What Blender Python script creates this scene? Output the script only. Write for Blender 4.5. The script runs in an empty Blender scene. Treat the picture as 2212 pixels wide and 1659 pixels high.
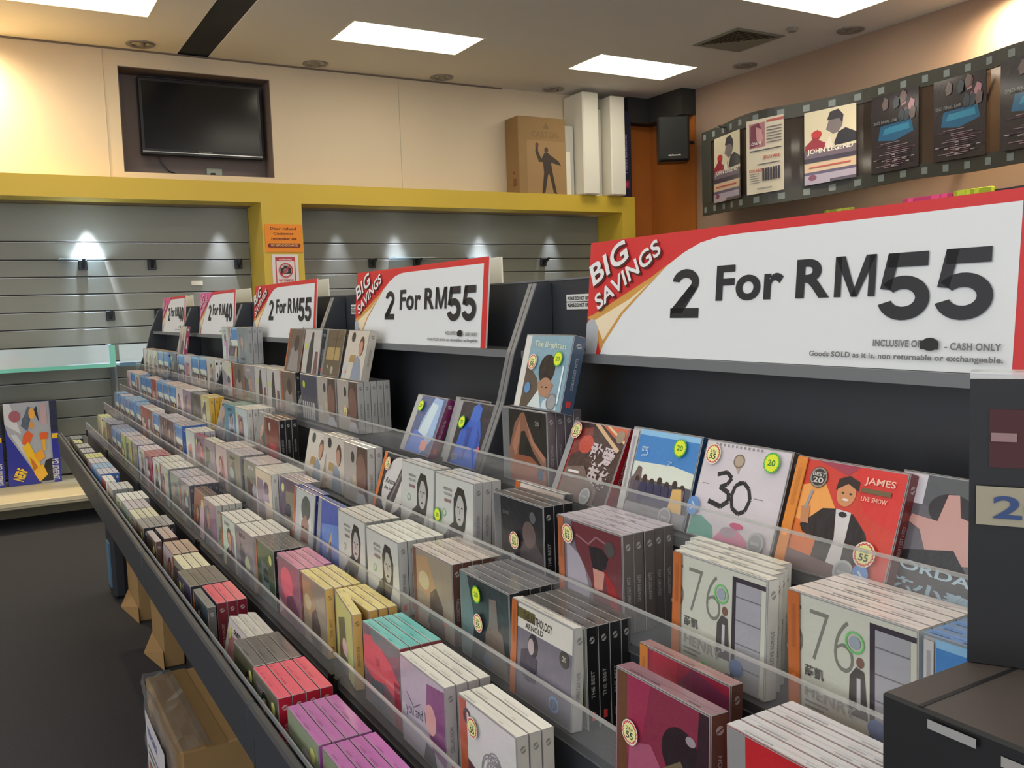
import bpy, math, random
from mathutils import Vector, Matrix

# ------------------------------------------------------------------ camera
E = 1.57                      # eye height; all z numbers below are relative to the eye
scene = bpy.context.scene
yaw, pitch, roll = (math.radians(a) for a in (30.254, -5.009, -1.895))
fw = Vector((math.sin(yaw)*math.cos(pitch), math.cos(yaw)*math.cos(pitch), math.sin(pitch)))
rt = Vector((math.cos(yaw), -math.sin(yaw), 0)); up = rt.cross(fw)
r2 = rt*math.cos(roll) + up*math.sin(roll); u2 = -rt*math.sin(roll) + up*math.cos(roll)
cam = bpy.data.cameras.new('camera'); cam.sensor_width = 36; cam.lens = 1960.2/2212*36; cam.clip_start = .02
co = bpy.data.objects.new('camera', cam); scene.collection.objects.link(co)
M = Matrix((r2, u2, -fw)).transposed().to_4x4(); M.translation = Vector((0, 0, E)); co.matrix_world = M
scene.camera = co
# ------------------------------------------------------------------ world, exposure
w = bpy.data.worlds.new('world'); scene.world = w; w.use_nodes = True
w.node_tree.nodes['Background'].inputs[0].default_value = (.92, .95, 1, 1)
w.node_tree.nodes['Background'].inputs[1].default_value = 1.1
vs = scene.view_settings; vs.view_transform = 'Standard'; vs.look = 'None'; vs.gamma = 1; vs.use_curve_mapping = False
vs.exposure = 0.68
TROFFER = 5.0
WARM = 200.0
LED = 80.0

# ------------------------------------------------------------------ helpers
def lin(v):
    v = v/255.0
    return v/12.92 if v <= .04045 else ((v+.055)/1.055)**2.4
def c(r, g, b): return (lin(r), lin(g), lin(b), 1.0)
WHITE = c(225, 222, 216); BLACK = c(18, 18, 20)
mats = {}
def mat(name, col=None, rough=.5, metal=0, spec=.5, noise=0, nscale=40, bump=0, bscale=60, emit=None, strength=0, coat=0, var=None):
    if name in mats: return mats[name]
    m = bpy.data.materials.new(name); m.use_nodes = True; nt = m.node_tree; b = nt.nodes['Principled BSDF']
    b.inputs['Roughness'].default_value = rough; b.inputs['Metallic'].default_value = metal
    b.inputs['Specular IOR Level'].default_value = spec; b.inputs['Coat Weight'].default_value = coat
    b.inputs['Coat Roughness'].default_value = .12
    tc = nt.nodes.new('ShaderNodeTexCoord')
    if col is None:
        a = nt.nodes.new('ShaderNodeAttribute'); a.attribute_name = 'Col'; src = a.outputs['Color']
    else:
        rgb = nt.nodes.new('ShaderNodeRGB'); rgb.outputs[0].default_value = col; src = rgb.outputs[0]
    if noise:
        n = nt.nodes.new('ShaderNodeTexNoise'); n.inputs['Scale'].default_value = nscale; n.inputs['Detail'].default_value = 5
        nt.links.new(tc.outputs['Object'], n.inputs['Vector'])
        mr = nt.nodes.new('ShaderNodeMapRange'); mr.inputs['To Min'].default_value = 1-noise; mr.inputs['To Max'].default_value = 1+noise
        nt.links.new(n.outputs['Fac'], mr.inputs['Value'])
        mx = nt.nodes.new('ShaderNodeVectorMath'); mx.operation = 'SCALE'
        nt.links.new(src, mx.inputs[0]); nt.links.new(mr.outputs[0], mx.inputs['Scale']); src = mx.outputs[0]
    nt.links.new(src, b.inputs['Base Color'])
    if bump:
        n = nt.nodes.new('ShaderNodeTexNoise'); n.inputs['Scale'].default_value = bscale; n.inputs['Detail'].default_value = 4
        nt.links.new(tc.outputs['Object'], n.inputs['Vector'])
        bp = nt.nodes.new('ShaderNodeBump'); bp.inputs['Strength'].default_value = bump; bp.inputs['Distance'].default_value = .01
        nt.links.new(n.outputs['Fac'], bp.inputs['Height']); nt.links.new(bp.outputs[0], b.inputs['Normal'])
    if emit:
        b.inputs['Emission Color'].default_value = emit; b.inputs['Emission Strength'].default_value = strength
    mats[name] = m; return m
def clear_mat(name, tint, milk, gloss, milkcol=(.8, .8, .8, 1), rough=.08):
    m = bpy.data.materials.new(name); m.use_nodes = True; nt = m.node_tree
    for n in list(nt.nodes):
        if n.type != 'OUTPUT_MATERIAL': nt.nodes.remove(n)
    out = [n for n in nt.nodes if n.type == 'OUTPUT_MATERIAL'][0]
    t = nt.nodes.new('ShaderNodeBsdfTransparent'); t.inputs[0].default_value = tint
    d = nt.nodes.new('ShaderNodeBsdfDiffuse'); d.inputs[0].default_value = milkcol
    g = nt.nodes.new('ShaderNodeBsdfGlossy'); g.inputs['Roughness'].default_value = rough
    lw = nt.nodes.new('ShaderNodeLayerWeight'); lw.inputs[0].default_value = .5
    pw_ = nt.nodes.new('ShaderNodeMath'); pw_.operation = 'POWER'; pw_.inputs[1].default_value = 4.0; nt.links.new(lw.outputs['Facing'], pw_.inputs[0])
    a = nt.nodes.new('ShaderNodeMath'); a.operation = 'MULTIPLY_ADD'; a.inputs[1].default_value = .25; a.inputs[2].default_value = gloss
    nt.links.new(pw_.outputs[0], a.inputs[0])
    m1 = nt.nodes.new('ShaderNodeMixShader'); m1.inputs[0].default_value = milk
    m2 = nt.nodes.new('ShaderNodeMixShader')
    nt.links.new(t.outputs[0], m1.inputs[1]); nt.links.new(d.outputs[0], m1.inputs[2])
    nt.links.new(a.outputs[0], m2.inputs[0]); nt.links.new(m1.outputs[0], m2.inputs[1]); nt.links.new(g.outputs[0], m2.inputs[2])
    nt.links.new(m2.outputs[0], out.inputs[0]); return m

MB_FACES = ((0, 3, 2, 1), (4, 5, 6, 7), (0, 1, 5, 4), (1, 2, 6, 5), (2, 3, 7, 6), (3, 0, 4, 7))
class MB:
    """collects faces with a colour each; build() links them as ONE mesh object"""
    def __init__(s): s.v = []; s.f = []; s.c = []
    def add(s, vs_, fs, col=(.8, .8, .8, 1)):
        o = len(s.v); s.v += [tuple(p) for p in vs_]
        for k, f in enumerate(fs):
            s.f.append(tuple(o+i for i in f)); s.c.append(col[k] if isinstance(col, list) else col)
    def box(s, x0, x1, y0, y1, z0, z1, col=(.8, .8, .8, 1)):
        s.add([(x0, y0, z0), (x1, y0, z0), (x1, y1, z0), (x0, y1, z0), (x0, y0, z1), (x1, y0, z1), (x1, y1, z1), (x0, y1, z1)], MB_FACES, col); return s
    def cbox(s, x0, x1, y0, y1, z0, z1, b, cols, rim=None):
        """chamfered box; cols = dict or colour for -x +x -y +y -z +z"""
        if not isinstance(cols, dict): cols = {k: cols for k in ('-x', '+x', '-y', '+y', '-z', '+z')}
        lo, hi = (x0, y0, z0), (x1, y1, z1); idx = {}; vv = []
        def vid(cr, ax):
            k = (cr, ax)
            if k not in idx:
                p = []
                for a in range(3):
                    e = hi[a] if cr[a] else lo[a]
                    if a != ax: e += -b if cr[a] else b
                    p.append(e)
                idx[k] = len(vv); vv.append(p)
            return idx[k]
        fs = []; cc = []
        for ax in range(3):
            o = [a for a in range(3) if a != ax]
            for sd in (0, 1):
                q = []
                for a, bb in ((0, 0), (1, 0), (1, 1), (0, 1)):
                    cr = [0, 0, 0]; cr[ax] = sd; cr[o[0]] = a; cr[o[1]] = bb; q.append(vid(tuple(cr), ax))
                if (sd == 0) == (ax != 1): q.reverse()
                fs.append(q); cc.append(cols['-+'[sd]+'xyz'[ax]])
        rc = rim or cols['-x']
        for ax in range(3):           # edges along ax
            o = [a for a in range(3) if a != ax]
            for a in (0, 1):
                for bb in (0, 1):
                    c0 = [0, 0, 0]; c0[o[0]] = a; c0[o[1]] = bb; c1 = list(c0); c1[ax] = 1
                    q = [vid(tuple(c0), o[0]), vid(tuple(c1), o[0]), vid(tuple(c1), o[1]), vid(tuple(c0), o[1])]
                    fs.append(q); cc.append(rc)
        for i in (0, 1):
            for j in (0, 1):
                for k in (0, 1):
                    fs.append([vid((i, j, k), 0), vid((i, j, k), 1), vid((i, j, k), 2)]); cc.append(rc)
        s.add(vv, fs, cc); return s
    def tube(s, a, b, r, n=10, col=(.8, .8, .8, 1), r1=None):
        a, b = Vector(a), Vector(b); d = (b-a).normalized(); u = d.orthogonal().normalized(); w_ = d.cross(u); r1 = r if r1 is None else r1
        vv = []
        for i in range(n):
            t = 2*math.pi*i/n; e = u*math.cos(t)+w_*math.sin(t); vv.append(a+e*r); vv.append(b+e*r1)
        fs = [(2*i, 2*((i+1) % n), 2*((i+1) % n)+1, 2*i+1) for i in range(n)]
        fs += [tuple(range(0, 2*n, 2))[::-1], tuple(range(1, 2*n, 2))]
        s.add(vv, fs, col); return s
    def prism(s, pts, ax, lo, hi, col=(.8, .8, .8, 1)):
        """outline in the two axes other than ax, extruded along ax"""
        def p3(p, e):
            q = list(p); q.insert(ax, e); return tuple(q)
        n = len(pts)
        s.add([p3(p, lo) for p in pts]+[p3(p, hi) for p in pts],
              [tuple(range(n)), tuple(range(2*n-1, n-1, -1))]+[(i, (i+1) % n, n+(i+1) % n, n+i) for i in range(n)], col); return s
    def build(s, name, m, parent=None, at=None, smooth=False):
        me = bpy.data.meshes.new(name)
        if at is None and parent is None:
            at = (sum(v[0] for v in s.v)/len(s.v), sum(v[1] for v in s.v)/len(s.v), min(v[2] for v in s.v))
        if at is not None: vv = [(v[0]-at[0], v[1]-at[1], v[2]-at[2]) for v in s.v]
        else: vv = s.v
        me.from_pydata(vv, [], s.f)
        a = me.color_attributes.new('Col', 'FLOAT_COLOR', 'CORNER')
        buf = []
        for f, col in zip(s.f, s.c): buf += list(col)*len(f)
        a.data.foreach_set('color', buf)
        me.materials.append(m if not isinstance(m, str) else mats[m]); me.update()
        if smooth: me.shade_smooth()
        o = bpy.data.objects.new(name, me); scene.collection.objects.link(o)
        if parent is not None: o.parent = parent
        elif at is not None: o.location = (at[0], at[1], at[2]+E)
        return o
    def fix(s):
        return s
def empty(name, at, label, cat, group=None, rz=0):
    o = bpy.data.objects.new(name, None); scene.collection.objects.link(o)
    o.location = (at[0], at[1], at[2]+E); o.rotation_euler.z = rz; o.empty_display_size = .05
    return tag(o, label, cat, group)
def tag(o, label=None, cat=None, group=None, kind=None):
    for k, v in (('label', label), ('category', cat), ('group', group), ('kind', kind)):
        if v: o[k] = v
    return o
def part(name, mb, m, root):
    """mb in eye-relative world coordinates, root = unrotated thing"""
    a = root.location; at = (a.x, a.y, a.z-E)
    return mb.build(name, m, parent=root, at=at)
def sub(name, mb, m, par, root):
    a = root.location; at = (a.x, a.y, a.z-E)
    return mb.build(name, m, parent=par, at=at)
def struct(name, mb, m):
    o = mb.build(name, m); o['kind'] = 'structure'; return o

# flat text as polygons (Blender's built-in font)
_tc = {}
def text_geo(s, bold=0.0):
    k = (s, bold)
    if k in _tc: return _tc[k]
    cu = bpy.data.curves.new('t', 'FONT'); cu.body = s; cu.offset = bold; cu.resolution_u = 5; cu.fill_mode = 'FRONT'; cu.space_character = 1.0+bold*1.5
    o = bpy.data.objects.new('t', cu); scene.collection.objects.link(o)
    dg = bpy.context.evaluated_depsgraph_get(); dg.update()
    me = o.evaluated_get(dg).to_mesh()
    vv = [(v.co.x, v.co.y) for v in me.vertices]; ff = [tuple(p.vertices) for p in me.polygons]
    o.evaluated_get(dg).to_mesh_clear(); bpy.data.objects.remove(o); bpy.data.curves.remove(cu)
    if not vv: vv, ff = [(0, 0), (1, 0), (1, 1)], [(0, 1, 2)]
    x0 = min(v[0] for v in vv); x1 = max(v[0] for v in vv)
    y0 = min(v[1] for v in vv); y1 = max(v[1] for v in vv)
    vv = [((x-x0)/(x1-x0), (y-y0)/(y1-y0)) for x, y in vv]
    _tc[k] = (vv, ff, (x1-x0)/(y1-y0)); return _tc[k]

class Plane:
    """a flat printed area: O corner, U full width vector, V full height vector; items in 0..1"""
    def __init__(s, O, U, V, N, eps=.00025):
        s.O, s.U, s.V, s.N = Vector(O), Vector(U), Vector(V), Vector(N).normalized(); s.e = eps; s.k = 1
    def pt(s, x, y): return s.O+s.U*x+s.V*y+s.N*(s.e*s.k)
    def draw(s, mb, items):
        asp = s.U.length/s.V.length
        for it in items:
            k = it[0]
            if k == 'r':
                x0, y0, x1, y1, col = it[1:]; P = [(x0, y0), (x1, y0), (x1, y1), (x0, y1)]; F = [(0, 1, 2, 3)]
            elif k == 'p': P, col = it[1], it[2]; F = [tuple(range(len(P)))]
            elif k == 'e':
                cx, cy, rx, ry, col = it[1:6]; n = it[6] if len(it) > 6 else 20
                P = [(cx+rx*math.cos(2*math.pi*i/n), cy+ry*math.sin(2*math.pi*i/n)) for i in range(n)]; F = [tuple(range(n))]
            elif k == 'o':     # ring
                cx, cy, rx, ry, th, col = it[1:7]; n = 24; P = []
                for i in range(n):
                    a = 2*math.pi*i/n; P.append((cx+rx*math.cos(a), cy+ry*math.sin(a))); P.append((cx+(rx-th)*math.cos(a), cy+(ry-th*asp)*math.sin(a)))
                F = [(2*i, (2*i+2) % (2*n), (2*i+3) % (2*n), 2*i+1) for i in range(n)]
            elif k == 'b':     # scalloped badge
                cx, cy, rx, col = it[1:5]; n = 36; P = []
                for i in range(n):
                    a = 2*math.pi*i/n; q = 1.0 if i % 2 else .88; P.append((cx+rx*q*math.cos(a), cy+rx*q*asp*math.sin(a)))
                F = [tuple(range(n))]
            elif k == 't':     # text: string, x, y, w, h, col, bold, rot
                st, x, y, w_, h_, col = it[1:7]; bold = it[7] if len(it) > 7 else .02; rot = it[8] if len(it) > 8 else 0
                vv, F, _ = text_geo(st, bold); ca, sa = math.cos(rot), math.sin(rot)
                P = []
                for a, b in vv:
                    X = a*w_*asp; Y = b*h_; P.append((x+(X*ca-Y*sa)/asp, y+X*sa+Y*ca))
            elif k == 'l':     # stroke
                pts, th, col = it[1:4]; P = []; F = []
                for (ax_, ay_), (bx_, by_) in zip(pts, pts[1:]):
                    dx, dy = (bx_-ax_)*asp, by_-ay_; L = math.hypot(dx, dy) or 1; nx, ny = -dy/L*th/2/asp, dx/L*th/2
                    o = len(P); P += [(ax_+nx, ay_+ny), (bx_+nx, by_+ny), (bx_-nx, by_-ny), (ax_-nx, ay_-ny)]; F.append((o, o+1, o+2, o+3))
            elif k == 'g':     # heavy numeral drawn with strokes
                ch, x, y, w_, h_, th, col = it[1:8]; hx = th/asp
                if ch == '5':
                    cx, cy, rx, ry = .47, .315, .53-th/h_*.0, .315
                    segs = []; P = []; F = []
                    def quad(q4): o = len(P); P.extend([(x+a*w_, y+b*h_) for a, b in q4]); F.append((o, o+1, o+2, o+3))
                    tx, ty = th/asp/w_, th/h_
                    quad([(.17, 1-ty*.9), (.93, 1-ty*.9), (.93, 1), (.17, 1)]); quad([(.04, .47), (.04+tx*.8, .45), (.17+tx*.85, 1), (.17, 1)])
                    n = 26; a0, a1 = math.radians(142), math.radians(-163); ox, oy, cx, cy = .5, .33, .49, .33; pr = None
                    for i in range(n+1):
                        a = a0+(a1-a0)*i/n; p = ((cx+ox*math.cos(a), cy+oy*math.sin(a)), (cx+(ox-tx)*math.cos(a), cy+(oy-ty*.85)*math.sin(a)))
                        if pr: quad([pr[0], p[0], p[1], pr[1]])
                        pr = p
                elif ch == '2':
                    P = []; F = []
                    def quad(q4): o = len(P); P.extend([(x+a*w_, y+b*h_) for a, b in q4]); F.append((o, o+1, o+2, o+3))
                    tx, ty = th/asp/w_, th/h_; n = 16; a0, a1 = math.radians(172), math.radians(-30); pr = None
                    for i in range(n+1):
                        a = a0+(a1-a0)*i/n; p = ((.5+.47*math.cos(a), .72+.28*math.sin(a)), (.5+(.47-tx)*math.cos(a), .72+(.28-ty*.8)*math.sin(a)))
                        if pr: quad([pr[0], p[0], p[1], pr[1]])
                        pr = p
                    quad([pr[0], pr[1], (.0, .10), (.42, .10)]); quad([pr[1], (.0, .0), (.0, .16), pr[1]]); quad([(0, 0), (1, 0), (1, ty*.9), (0, ty*.9)]); quad([pr[0], (.36, ty*.8), (.0, .08), pr[1]])
                elif ch == '0':
                    P = []; F = []; n = 28; tx, ty = th/asp/w_, th/h_
                    for i in range(n):
                        a = 2*math.pi*i/n; P += [(x+w_*(.5+.5*math.cos(a)), y+h_*(.5+.5*math.sin(a))), (x+w_*(.5+(.5-tx)*math.cos(a)), y+h_*(.5+(.5-ty*.8)*math.sin(a)))]
                    F = [(2*i, (2*i+2) % (2*n), (2*i+3) % (2*n), 2*i+1) for i in range(n)]
                elif ch == 'M':
                    P = []; F = []
                    def quad(q4): o = len(P); P.extend([(x+a*w_, y+b*h_) for a, b in q4]); F.append((o, o+1, o+2, o+3))
                    tx = th/asp/w_
                    quad([(0, 0), (tx, 0), (tx, 1), (0, 1)]); quad([(1-tx, 0), (1, 0), (1, 1), (1-tx, 1)])
                    quad([(0, 1), (tx*1.45, 1), (.5+tx*.42, 0), (.5-tx*.42, 0)]); quad([(1, 1), (1-tx*1.45, 1), (.5-tx*.42, 0), (.5+tx*.42, 0)])
                elif ch == '4':
                    P = []; F = []
                    def quad(q4): o = len(P); P.extend([(x+a*w_, y+b*h_) for a, b in q4]); F.append((o, o+1, o+2, o+3))
                    tx, ty = th/asp/w_, th/h_
                    quad([(.80-tx, 0), (.80, 0), (.80, 1), (.80-tx, 1)]); quad([(0, .22), (1, .22), (1, .22+ty*.9), (0, .22+ty*.9)]); quad([(0, .22+ty*.4), (tx*.9, .22+ty*.8), (.80, 1), (.80-tx, 1)])
            # clamp to the sheet
            if k != 't' and k != 'l': P = [(min(1, max(0, a)), min(1, max(0, b))) for a, b in P]
            mb.add([s.pt(a, b) for a, b in P], F, col); s.k += 1

# ------------------------------------------------------------------ materials
m_print = mat('printed_gloss', None, .32, coat=.5, bump=.16, bscale=38)
m_matte = mat('printed_matte', None, .6)
m_sign = mat('sign_board', None, .5, coat=.08)
m_wall = mat('wall_paint_cream', c(214, 196, 166), .75, noise=.03, nscale=2, bump=.03, bscale=90)
m_wallr = mat('wall_paint_tan', c(158, 132, 112), .75, noise=.03, nscale=2)
m_ceil = mat('ceiling_plaster', c(226, 222, 216), .85, noise=.03, nscale=1.5)
m_floor = mat('charcoal_carpet', c(46, 46, 51), .95, noise=.35, nscale=160, bump=.5, bscale=300)
m_yellow = mat('yellow_laminate', c(208, 176, 60), .45, noise=.03, nscale=3)
m_slat = mat('slatwall_laminate', c(128, 128, 116), .32, noise=.03, nscale=4)
m_groove = mat('slat_groove_metal', c(170, 172, 172), .35, metal=.6)
m_rack = mat('rack_laminate_charcoal', c(50, 52, 57), .42, noise=.05, nscale=20)
m_rackedge = mat('rack_edge_grey', c(112, 114, 116), .4)
m_black = mat('black_plastic', c(20, 20, 22), .35)
m_dark = mat('dark_recess', c(40, 42, 46), .8)
m_navy = mat('dark_navy_channel', c(34, 40, 50), .7)
m_card = mat('brown_cardboard', c(150, 118, 74), .8, noise=.08, nscale=12)
m_cream = mat('platform_laminate', c(206, 194, 160), .5)
m_wood = mat('orange_wood_panel', c(176, 104, 42), .45, noise=.10, nscale=6)
m_foam = mat('white_foam', c(232, 226, 208), .7, bump=.1, bscale=80)
m_film = mat('film_band', c(56, 56, 50), .5)
m_frost = mat('frosted_window', c(122, 132, 130), .5)
m_chrome = mat('chrome', c(190, 190, 188), .2, metal=.9)
m_screen = mat('tv_screen', c(14, 14, 14), .18)
m_green_edge = mat('glass_edge_green', c(120, 205, 185), .2)
m_blue_edge = mat('glass_edge_blue', c(70, 110, 135), .2)
m_lip = clear_mat('clear_acrylic', (.98, .98, .98, 1), .07, .03, (.8, .8, .8, 1), .1)
m_lipedge = clear_mat('acrylic_edge', (.9, .9, .9, 1), .35, .1, (.75, .75, .72, 1))
m_glass = clear_mat('shelf_glass', (.88, .96, .97, 1), .5, .06, (.82, .93, .97, 1))
m_smoke = clear_mat('smoked_acrylic', (.45, .42, .38, 1), .25, .05, (.12, .1, .09, 1))
m_wrap = clear_mat('stretch_film', (.95, .95, .95, 1), .12, .22, (.8, .8, .8, 1), .2)
m_troff = mat('troffer_diffuser', c(255, 250, 230), .6, emit=(1, .95, .82, 1), strength=TROFFER)
m_bulb = mat('warm_bulb', c(255, 230, 190), .5, emit=(1, .78, .48, 1), strength=14)
m_led = mat('led_lens', c(230, 235, 255), .5, emit=(.75, .8, 1, 1), strength=5)
m_reflect = mat('dull_reflector', c(150, 145, 138), .35, metal=.5)

# ------------------------------------------------------------------ room shell
FZ, CZ = -E, 2.28
XL, XR, YN, YB = -5.0, 6.95, -4.0, 8.5
b = MB(); b.box(XL-.1, XR+.1, YN-.1, 9.0, FZ-.1, FZ); struct('floor', b, m_floor)
troffs = [(x, y) for y in (7.27, 5.02, 2.75, .5, -1.8) for x in (-1.9, .7, 3.33, 5.74) if not (x < 0 and y > 7)]
troffs.append((-1.9, 7.27))
# ceiling: strips around the channel and troffer wells
b = MB()
chx0, chx1 = 1.67, 1.94
xs = sorted({XL-.1, XR+.1, chx0, chx1} | {round(x-.6, 3) for x, _ in troffs} | {round(x+.6, 3) for x, _ in troffs})
ys = sorted({YN-.1, 8.8} | {round(y-.29, 3) for _, y in troffs} | {round(y+.29, 3) for _, y in troffs})
for i in range(len(xs)-1):
    for j in range(len(ys)-1):
        mx, my = (xs[i]+xs[i+1])/2, (ys[j]+ys[j+1])/2
        if chx0 < mx < chx1: continue
        if any(abs(mx-x) < .6 and abs(my-y) < .29 for x, y in troffs): continue
        b.box(xs[i], xs[i+1], ys[j], ys[j+1], CZ, CZ+.12)
struct('ceiling', b, m_ceil)
b = MB(); b.box(chx0, chx1, YN, 8.8, CZ+.012, CZ+.12); pass
struct('trim_1', b, m_navy)
# back wall (upper wall with a recess for the television)
tx0, tx1, tz0, tz1 = 1.175, 2.475, 1.245, 2.135
b = MB(); b.box(XL, tx0, YB, 8.8, 1.155, CZ); b.box(tx1, XR, YB, 8.8, 1.155, CZ); b.box(tx0, tx1, YB, 8.8, 1.155, tz0); b.box(tx0, tx1, YB, 8.8, tz1, CZ)
b.box(XL, XR, 8.9, 9.0, FZ, 1.155); b.box(tx0, tx1, 8.79, 8.8, tz0, tz1)
struct('wall_back', b, m_wall)
b = MB(); b.box(tx0, tx1, 8.775, 8.79, tz0, tz1); b.box(tx0, tx0+.006, YB+.002, 8.775, tz0, tz1); b.box(tx1-.006, tx1, YB+.002, 8.775, tz0, tz1)
b.box(tx0, tx1, YB+.002, 8.775, tz1-.006, tz1); b.box(tx0, tx1, YB+.002, 8.775, tz0, tz0+.004)
struct('trim_2', b, mat('recess_paint', c(118, 104, 98), .7))
b = MB(); b.box(XR, XR+.1, YN, 9.0, FZ, CZ); struct('wall_right', b, m_wallr)
b = MB(); b.box(XL-.1, XL, 5.0, 9.0, FZ, CZ); struct('wall_left', b, m_wall)   # stops short, near side left open, so world light fills the room
b = MB(); b.box(XL, 4.95, YB-.012, YB-.001, CZ-.014, CZ-.001); struct('trim_3', b, mat('wall_top_strip', c(120, 106, 92), .8))  # thin solid strip along the wall top, browner than the cream
for n_, x in (('trim_4', 3.76), ('trim_5', 1.06)):
    b = MB(); b.box(x, x+.006, YB-.003, YB, 1.156, CZ-.02); struct(n_, b, mat('panel_joint', c(186, 172, 148), .8))

# ------------------------------------------------------------------ ceiling fittings
for i, (x, y) in enumerate(sorted(troffs, key=lambda p: (-p[1], p[0]))):
    rown = ['row by the back wall', 'second row from the back wall', 'middle row', 'fourth row from the back wall', 'row behind the camera'][[7.27, 5.02, 2.75, .5, -1.8].index(y)]
    coln = {-1.9: 'leftmost', .7: 'second from left', 3.33: 'third from left', 5.74: 'rightmost'}[x]
    vis = y > 4
    o = empty('ceiling_light', (x, y, CZ), 'recessed fluorescent ceiling light, %s in the %s' % (coln, rown), 'light', 'recessed ceiling lights')
    f = MB()
    for (a0, a1, c0, c1) in ((x-.6, x+.6, y-.29, y-.275), (x-.6, x+.6, y+.275, y+.29), (x-.6, x-.585, y-.275, y+.275), (x+.585, x+.6, y-.275, y+.275)):
        f.box(a0, a1, c0, c1, CZ-.002, CZ+.1)
    part('frame', f, mat('troffer_frame', c(235, 225, 200), .4), o)
    part('diffuser', MB().box(x-.585, x+.585, y-.275, y+.275, CZ+.03, CZ+.036), m_troff, o)
def downlight(x, y, lab, lit=False):
    o = empty('downlight', (x, y, CZ), lab, 'light', 'round downlights along the walls')
    b = MB(); n = 20; vv = []; ff = []
    for i in range(n):
        a = 2*math.pi*i/n
        for r_, z in ((.115, CZ-.001), (.115, CZ-.010), (.095, CZ-.014), (.07, CZ-.006)): vv.append((x+r_*math.cos(a), y+r_*math.sin(a), z))
    for i in range(n):
        for k in range(3): ff.append((4*i+k, 4*i+k+1, 4*((i+1) % n)+k+1, 4*((i+1) % n)+k))
    b.add(vv, ff); part('trim_ring', b, m_reflect, o)
    part('lamp', MB().tube((x, y, CZ-.002), (x, y, CZ-.018), .05, 14, r1=.03), m_bulb if lit else m_reflect, o)
    if lit:
        l = bpy.data.lights.new('downlight_lamp', 'SPOT'); l.energy = WARM; l.color = (1, .80, .52); l.spot_size = math.radians(168); l.spot_blend = 1; l.shadow_soft_size = .04
        lo = bpy.data.objects.new('downlight_beam', l); scene.collection.objects.link(lo); lo.parent = o; lo.location = (0, 0, -.03)
downlight(1.34, 8.30, 'unlit round downlight beside the dark ceiling channel, above the television')
downlight(2.86, 8.32, 'unlit round downlight just right of the television')
downlight(4.16, 8.32, 'unlit round downlight above the middle of the cream wall')
downlight(5.48, 8.32, 'unlit round downlight above the brown carton')
downlight(-.12, 8.30, 'lit warm downlight washing the cream wall at the far left', True)
downlight(6.72, 5.48, 'unlit round downlight right of the square air diffuser')
downlight(6.72, 6.74, 'small unlit downlight between the air diffuser and the corner')
downlight(6.72, 4.05, 'lit warm downlight washing the tan wall at the right edge', True)
downlight(6.55, 2.6, 'lit warm downlight near the right wall behind the camera side', True)
o = empty('air_diffuser', (6.03, 6.13, CZ), 'square grey louvred air diffuser in the ceiling near the right wall', 'vent')
mb_ = mat('vent_grey', c(140, 136, 122), .5); md_ = mat('vent_dark', c(60, 58, 54), .7)
part('backing', MB().box(5.77, 6.29, 5.87, 6.39, CZ-.004, CZ-.001), md_, o)
for k in range(8):
    r0 = .29-k*.035; f = MB()
    for q in range(4):
        a = [(1, 0), (0, 1), (-1, 0), (0, -1)][q]; t = (-a[1], a[0])
        P = []
        for (rr, s_, z) in ((r0, 1, CZ-.012 if k else CZ-.002), (r0, -1, CZ-.012 if k else CZ-.002), (r0-.028, -1, CZ-.006 if k else CZ-.012), (r0-.028, 1, CZ-.006 if k else CZ-.012)):
            P.append((6.03+a[0]*rr+t[0]*s_*rr, 6.13+a[1]*rr+t[1]*s_*rr, z))
        f.add(P, [(0, 1, 2, 3)])
    part('frame' if k == 0 else 'louvre', f, mb_, o)
tag(MB().tube((6.2, 5.66, CZ-.001), (6.2, 5.66, CZ-.03), .05, 12, r1=.035).build('ceiling_sensor', m_reflect), 'small round sensor on the ceiling in front of the air diffuser', 'sensor')

# ------------------------------------------------------------------ television in the recess
o = empty('television', (1.88, 8.66, 1.42), 'black flat television mounted in the wall recess above the yellow frame', 'television')
b = MB(); b.cbox(1.345, 2.415, 8.62, 8.70, 1.42, 2.09, .008, c(16, 16, 17)); part('casing', b, m_black, o)
part('screen', MB().box(1.375, 2.385, 8.6185, 8.62, 1.475, 2.06), m_screen, o)
b = MB(); b.box(1.355, 2.405, 8.614, 8.62, 1.445, 1.453); part('chrome_strip', b, m_chrome, o)
b = MB(); Plane((1.83, 8.6175, 1.458), (.12, 0, 0), (0, 0, .016), (0, -1, 0)).draw(b, [('t', 'SHARP', 0, 0, 1, 1, c(110, 110, 110))]); part('logo', b, m_matte, o)
part('wall_bracket', MB().box(1.75, 2.05, 8.70, 8.775, 1.5, 1.9), m_black, o)
o = empty('power_socket', (2.0, 8.77, 1.25), 'pale wall socket with a plug under the television', 'socket')
part('plate', MB().cbox(1.92, 2.06, 8.755, 8.774, 1.252, 1.345, .003, WHITE), mat('pale_plastic', c(160, 165, 150), .5), o)
part('plug', MB().cbox(1.95, 1.99, 8.72, 8.755, 1.262, 1.30, .004, BLACK), m_black, o)
b = MB()
pts = [(1.5, 8.74, 1.43), (1.53, 8.74, 1.36), (1.58, 8.73, 1.30), (1.66, 8.73, 1.27), (1.76, 8.73, 1.275), (1.86, 8.73, 1.265), (1.96, 8.735, 1.275)]
for p, q in zip(pts, pts[1:]): b.tube(p, q, .006, 6)
tag(b.build('power_cable', m_black), 'thin black cable hanging under the television', 'cable')

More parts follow.
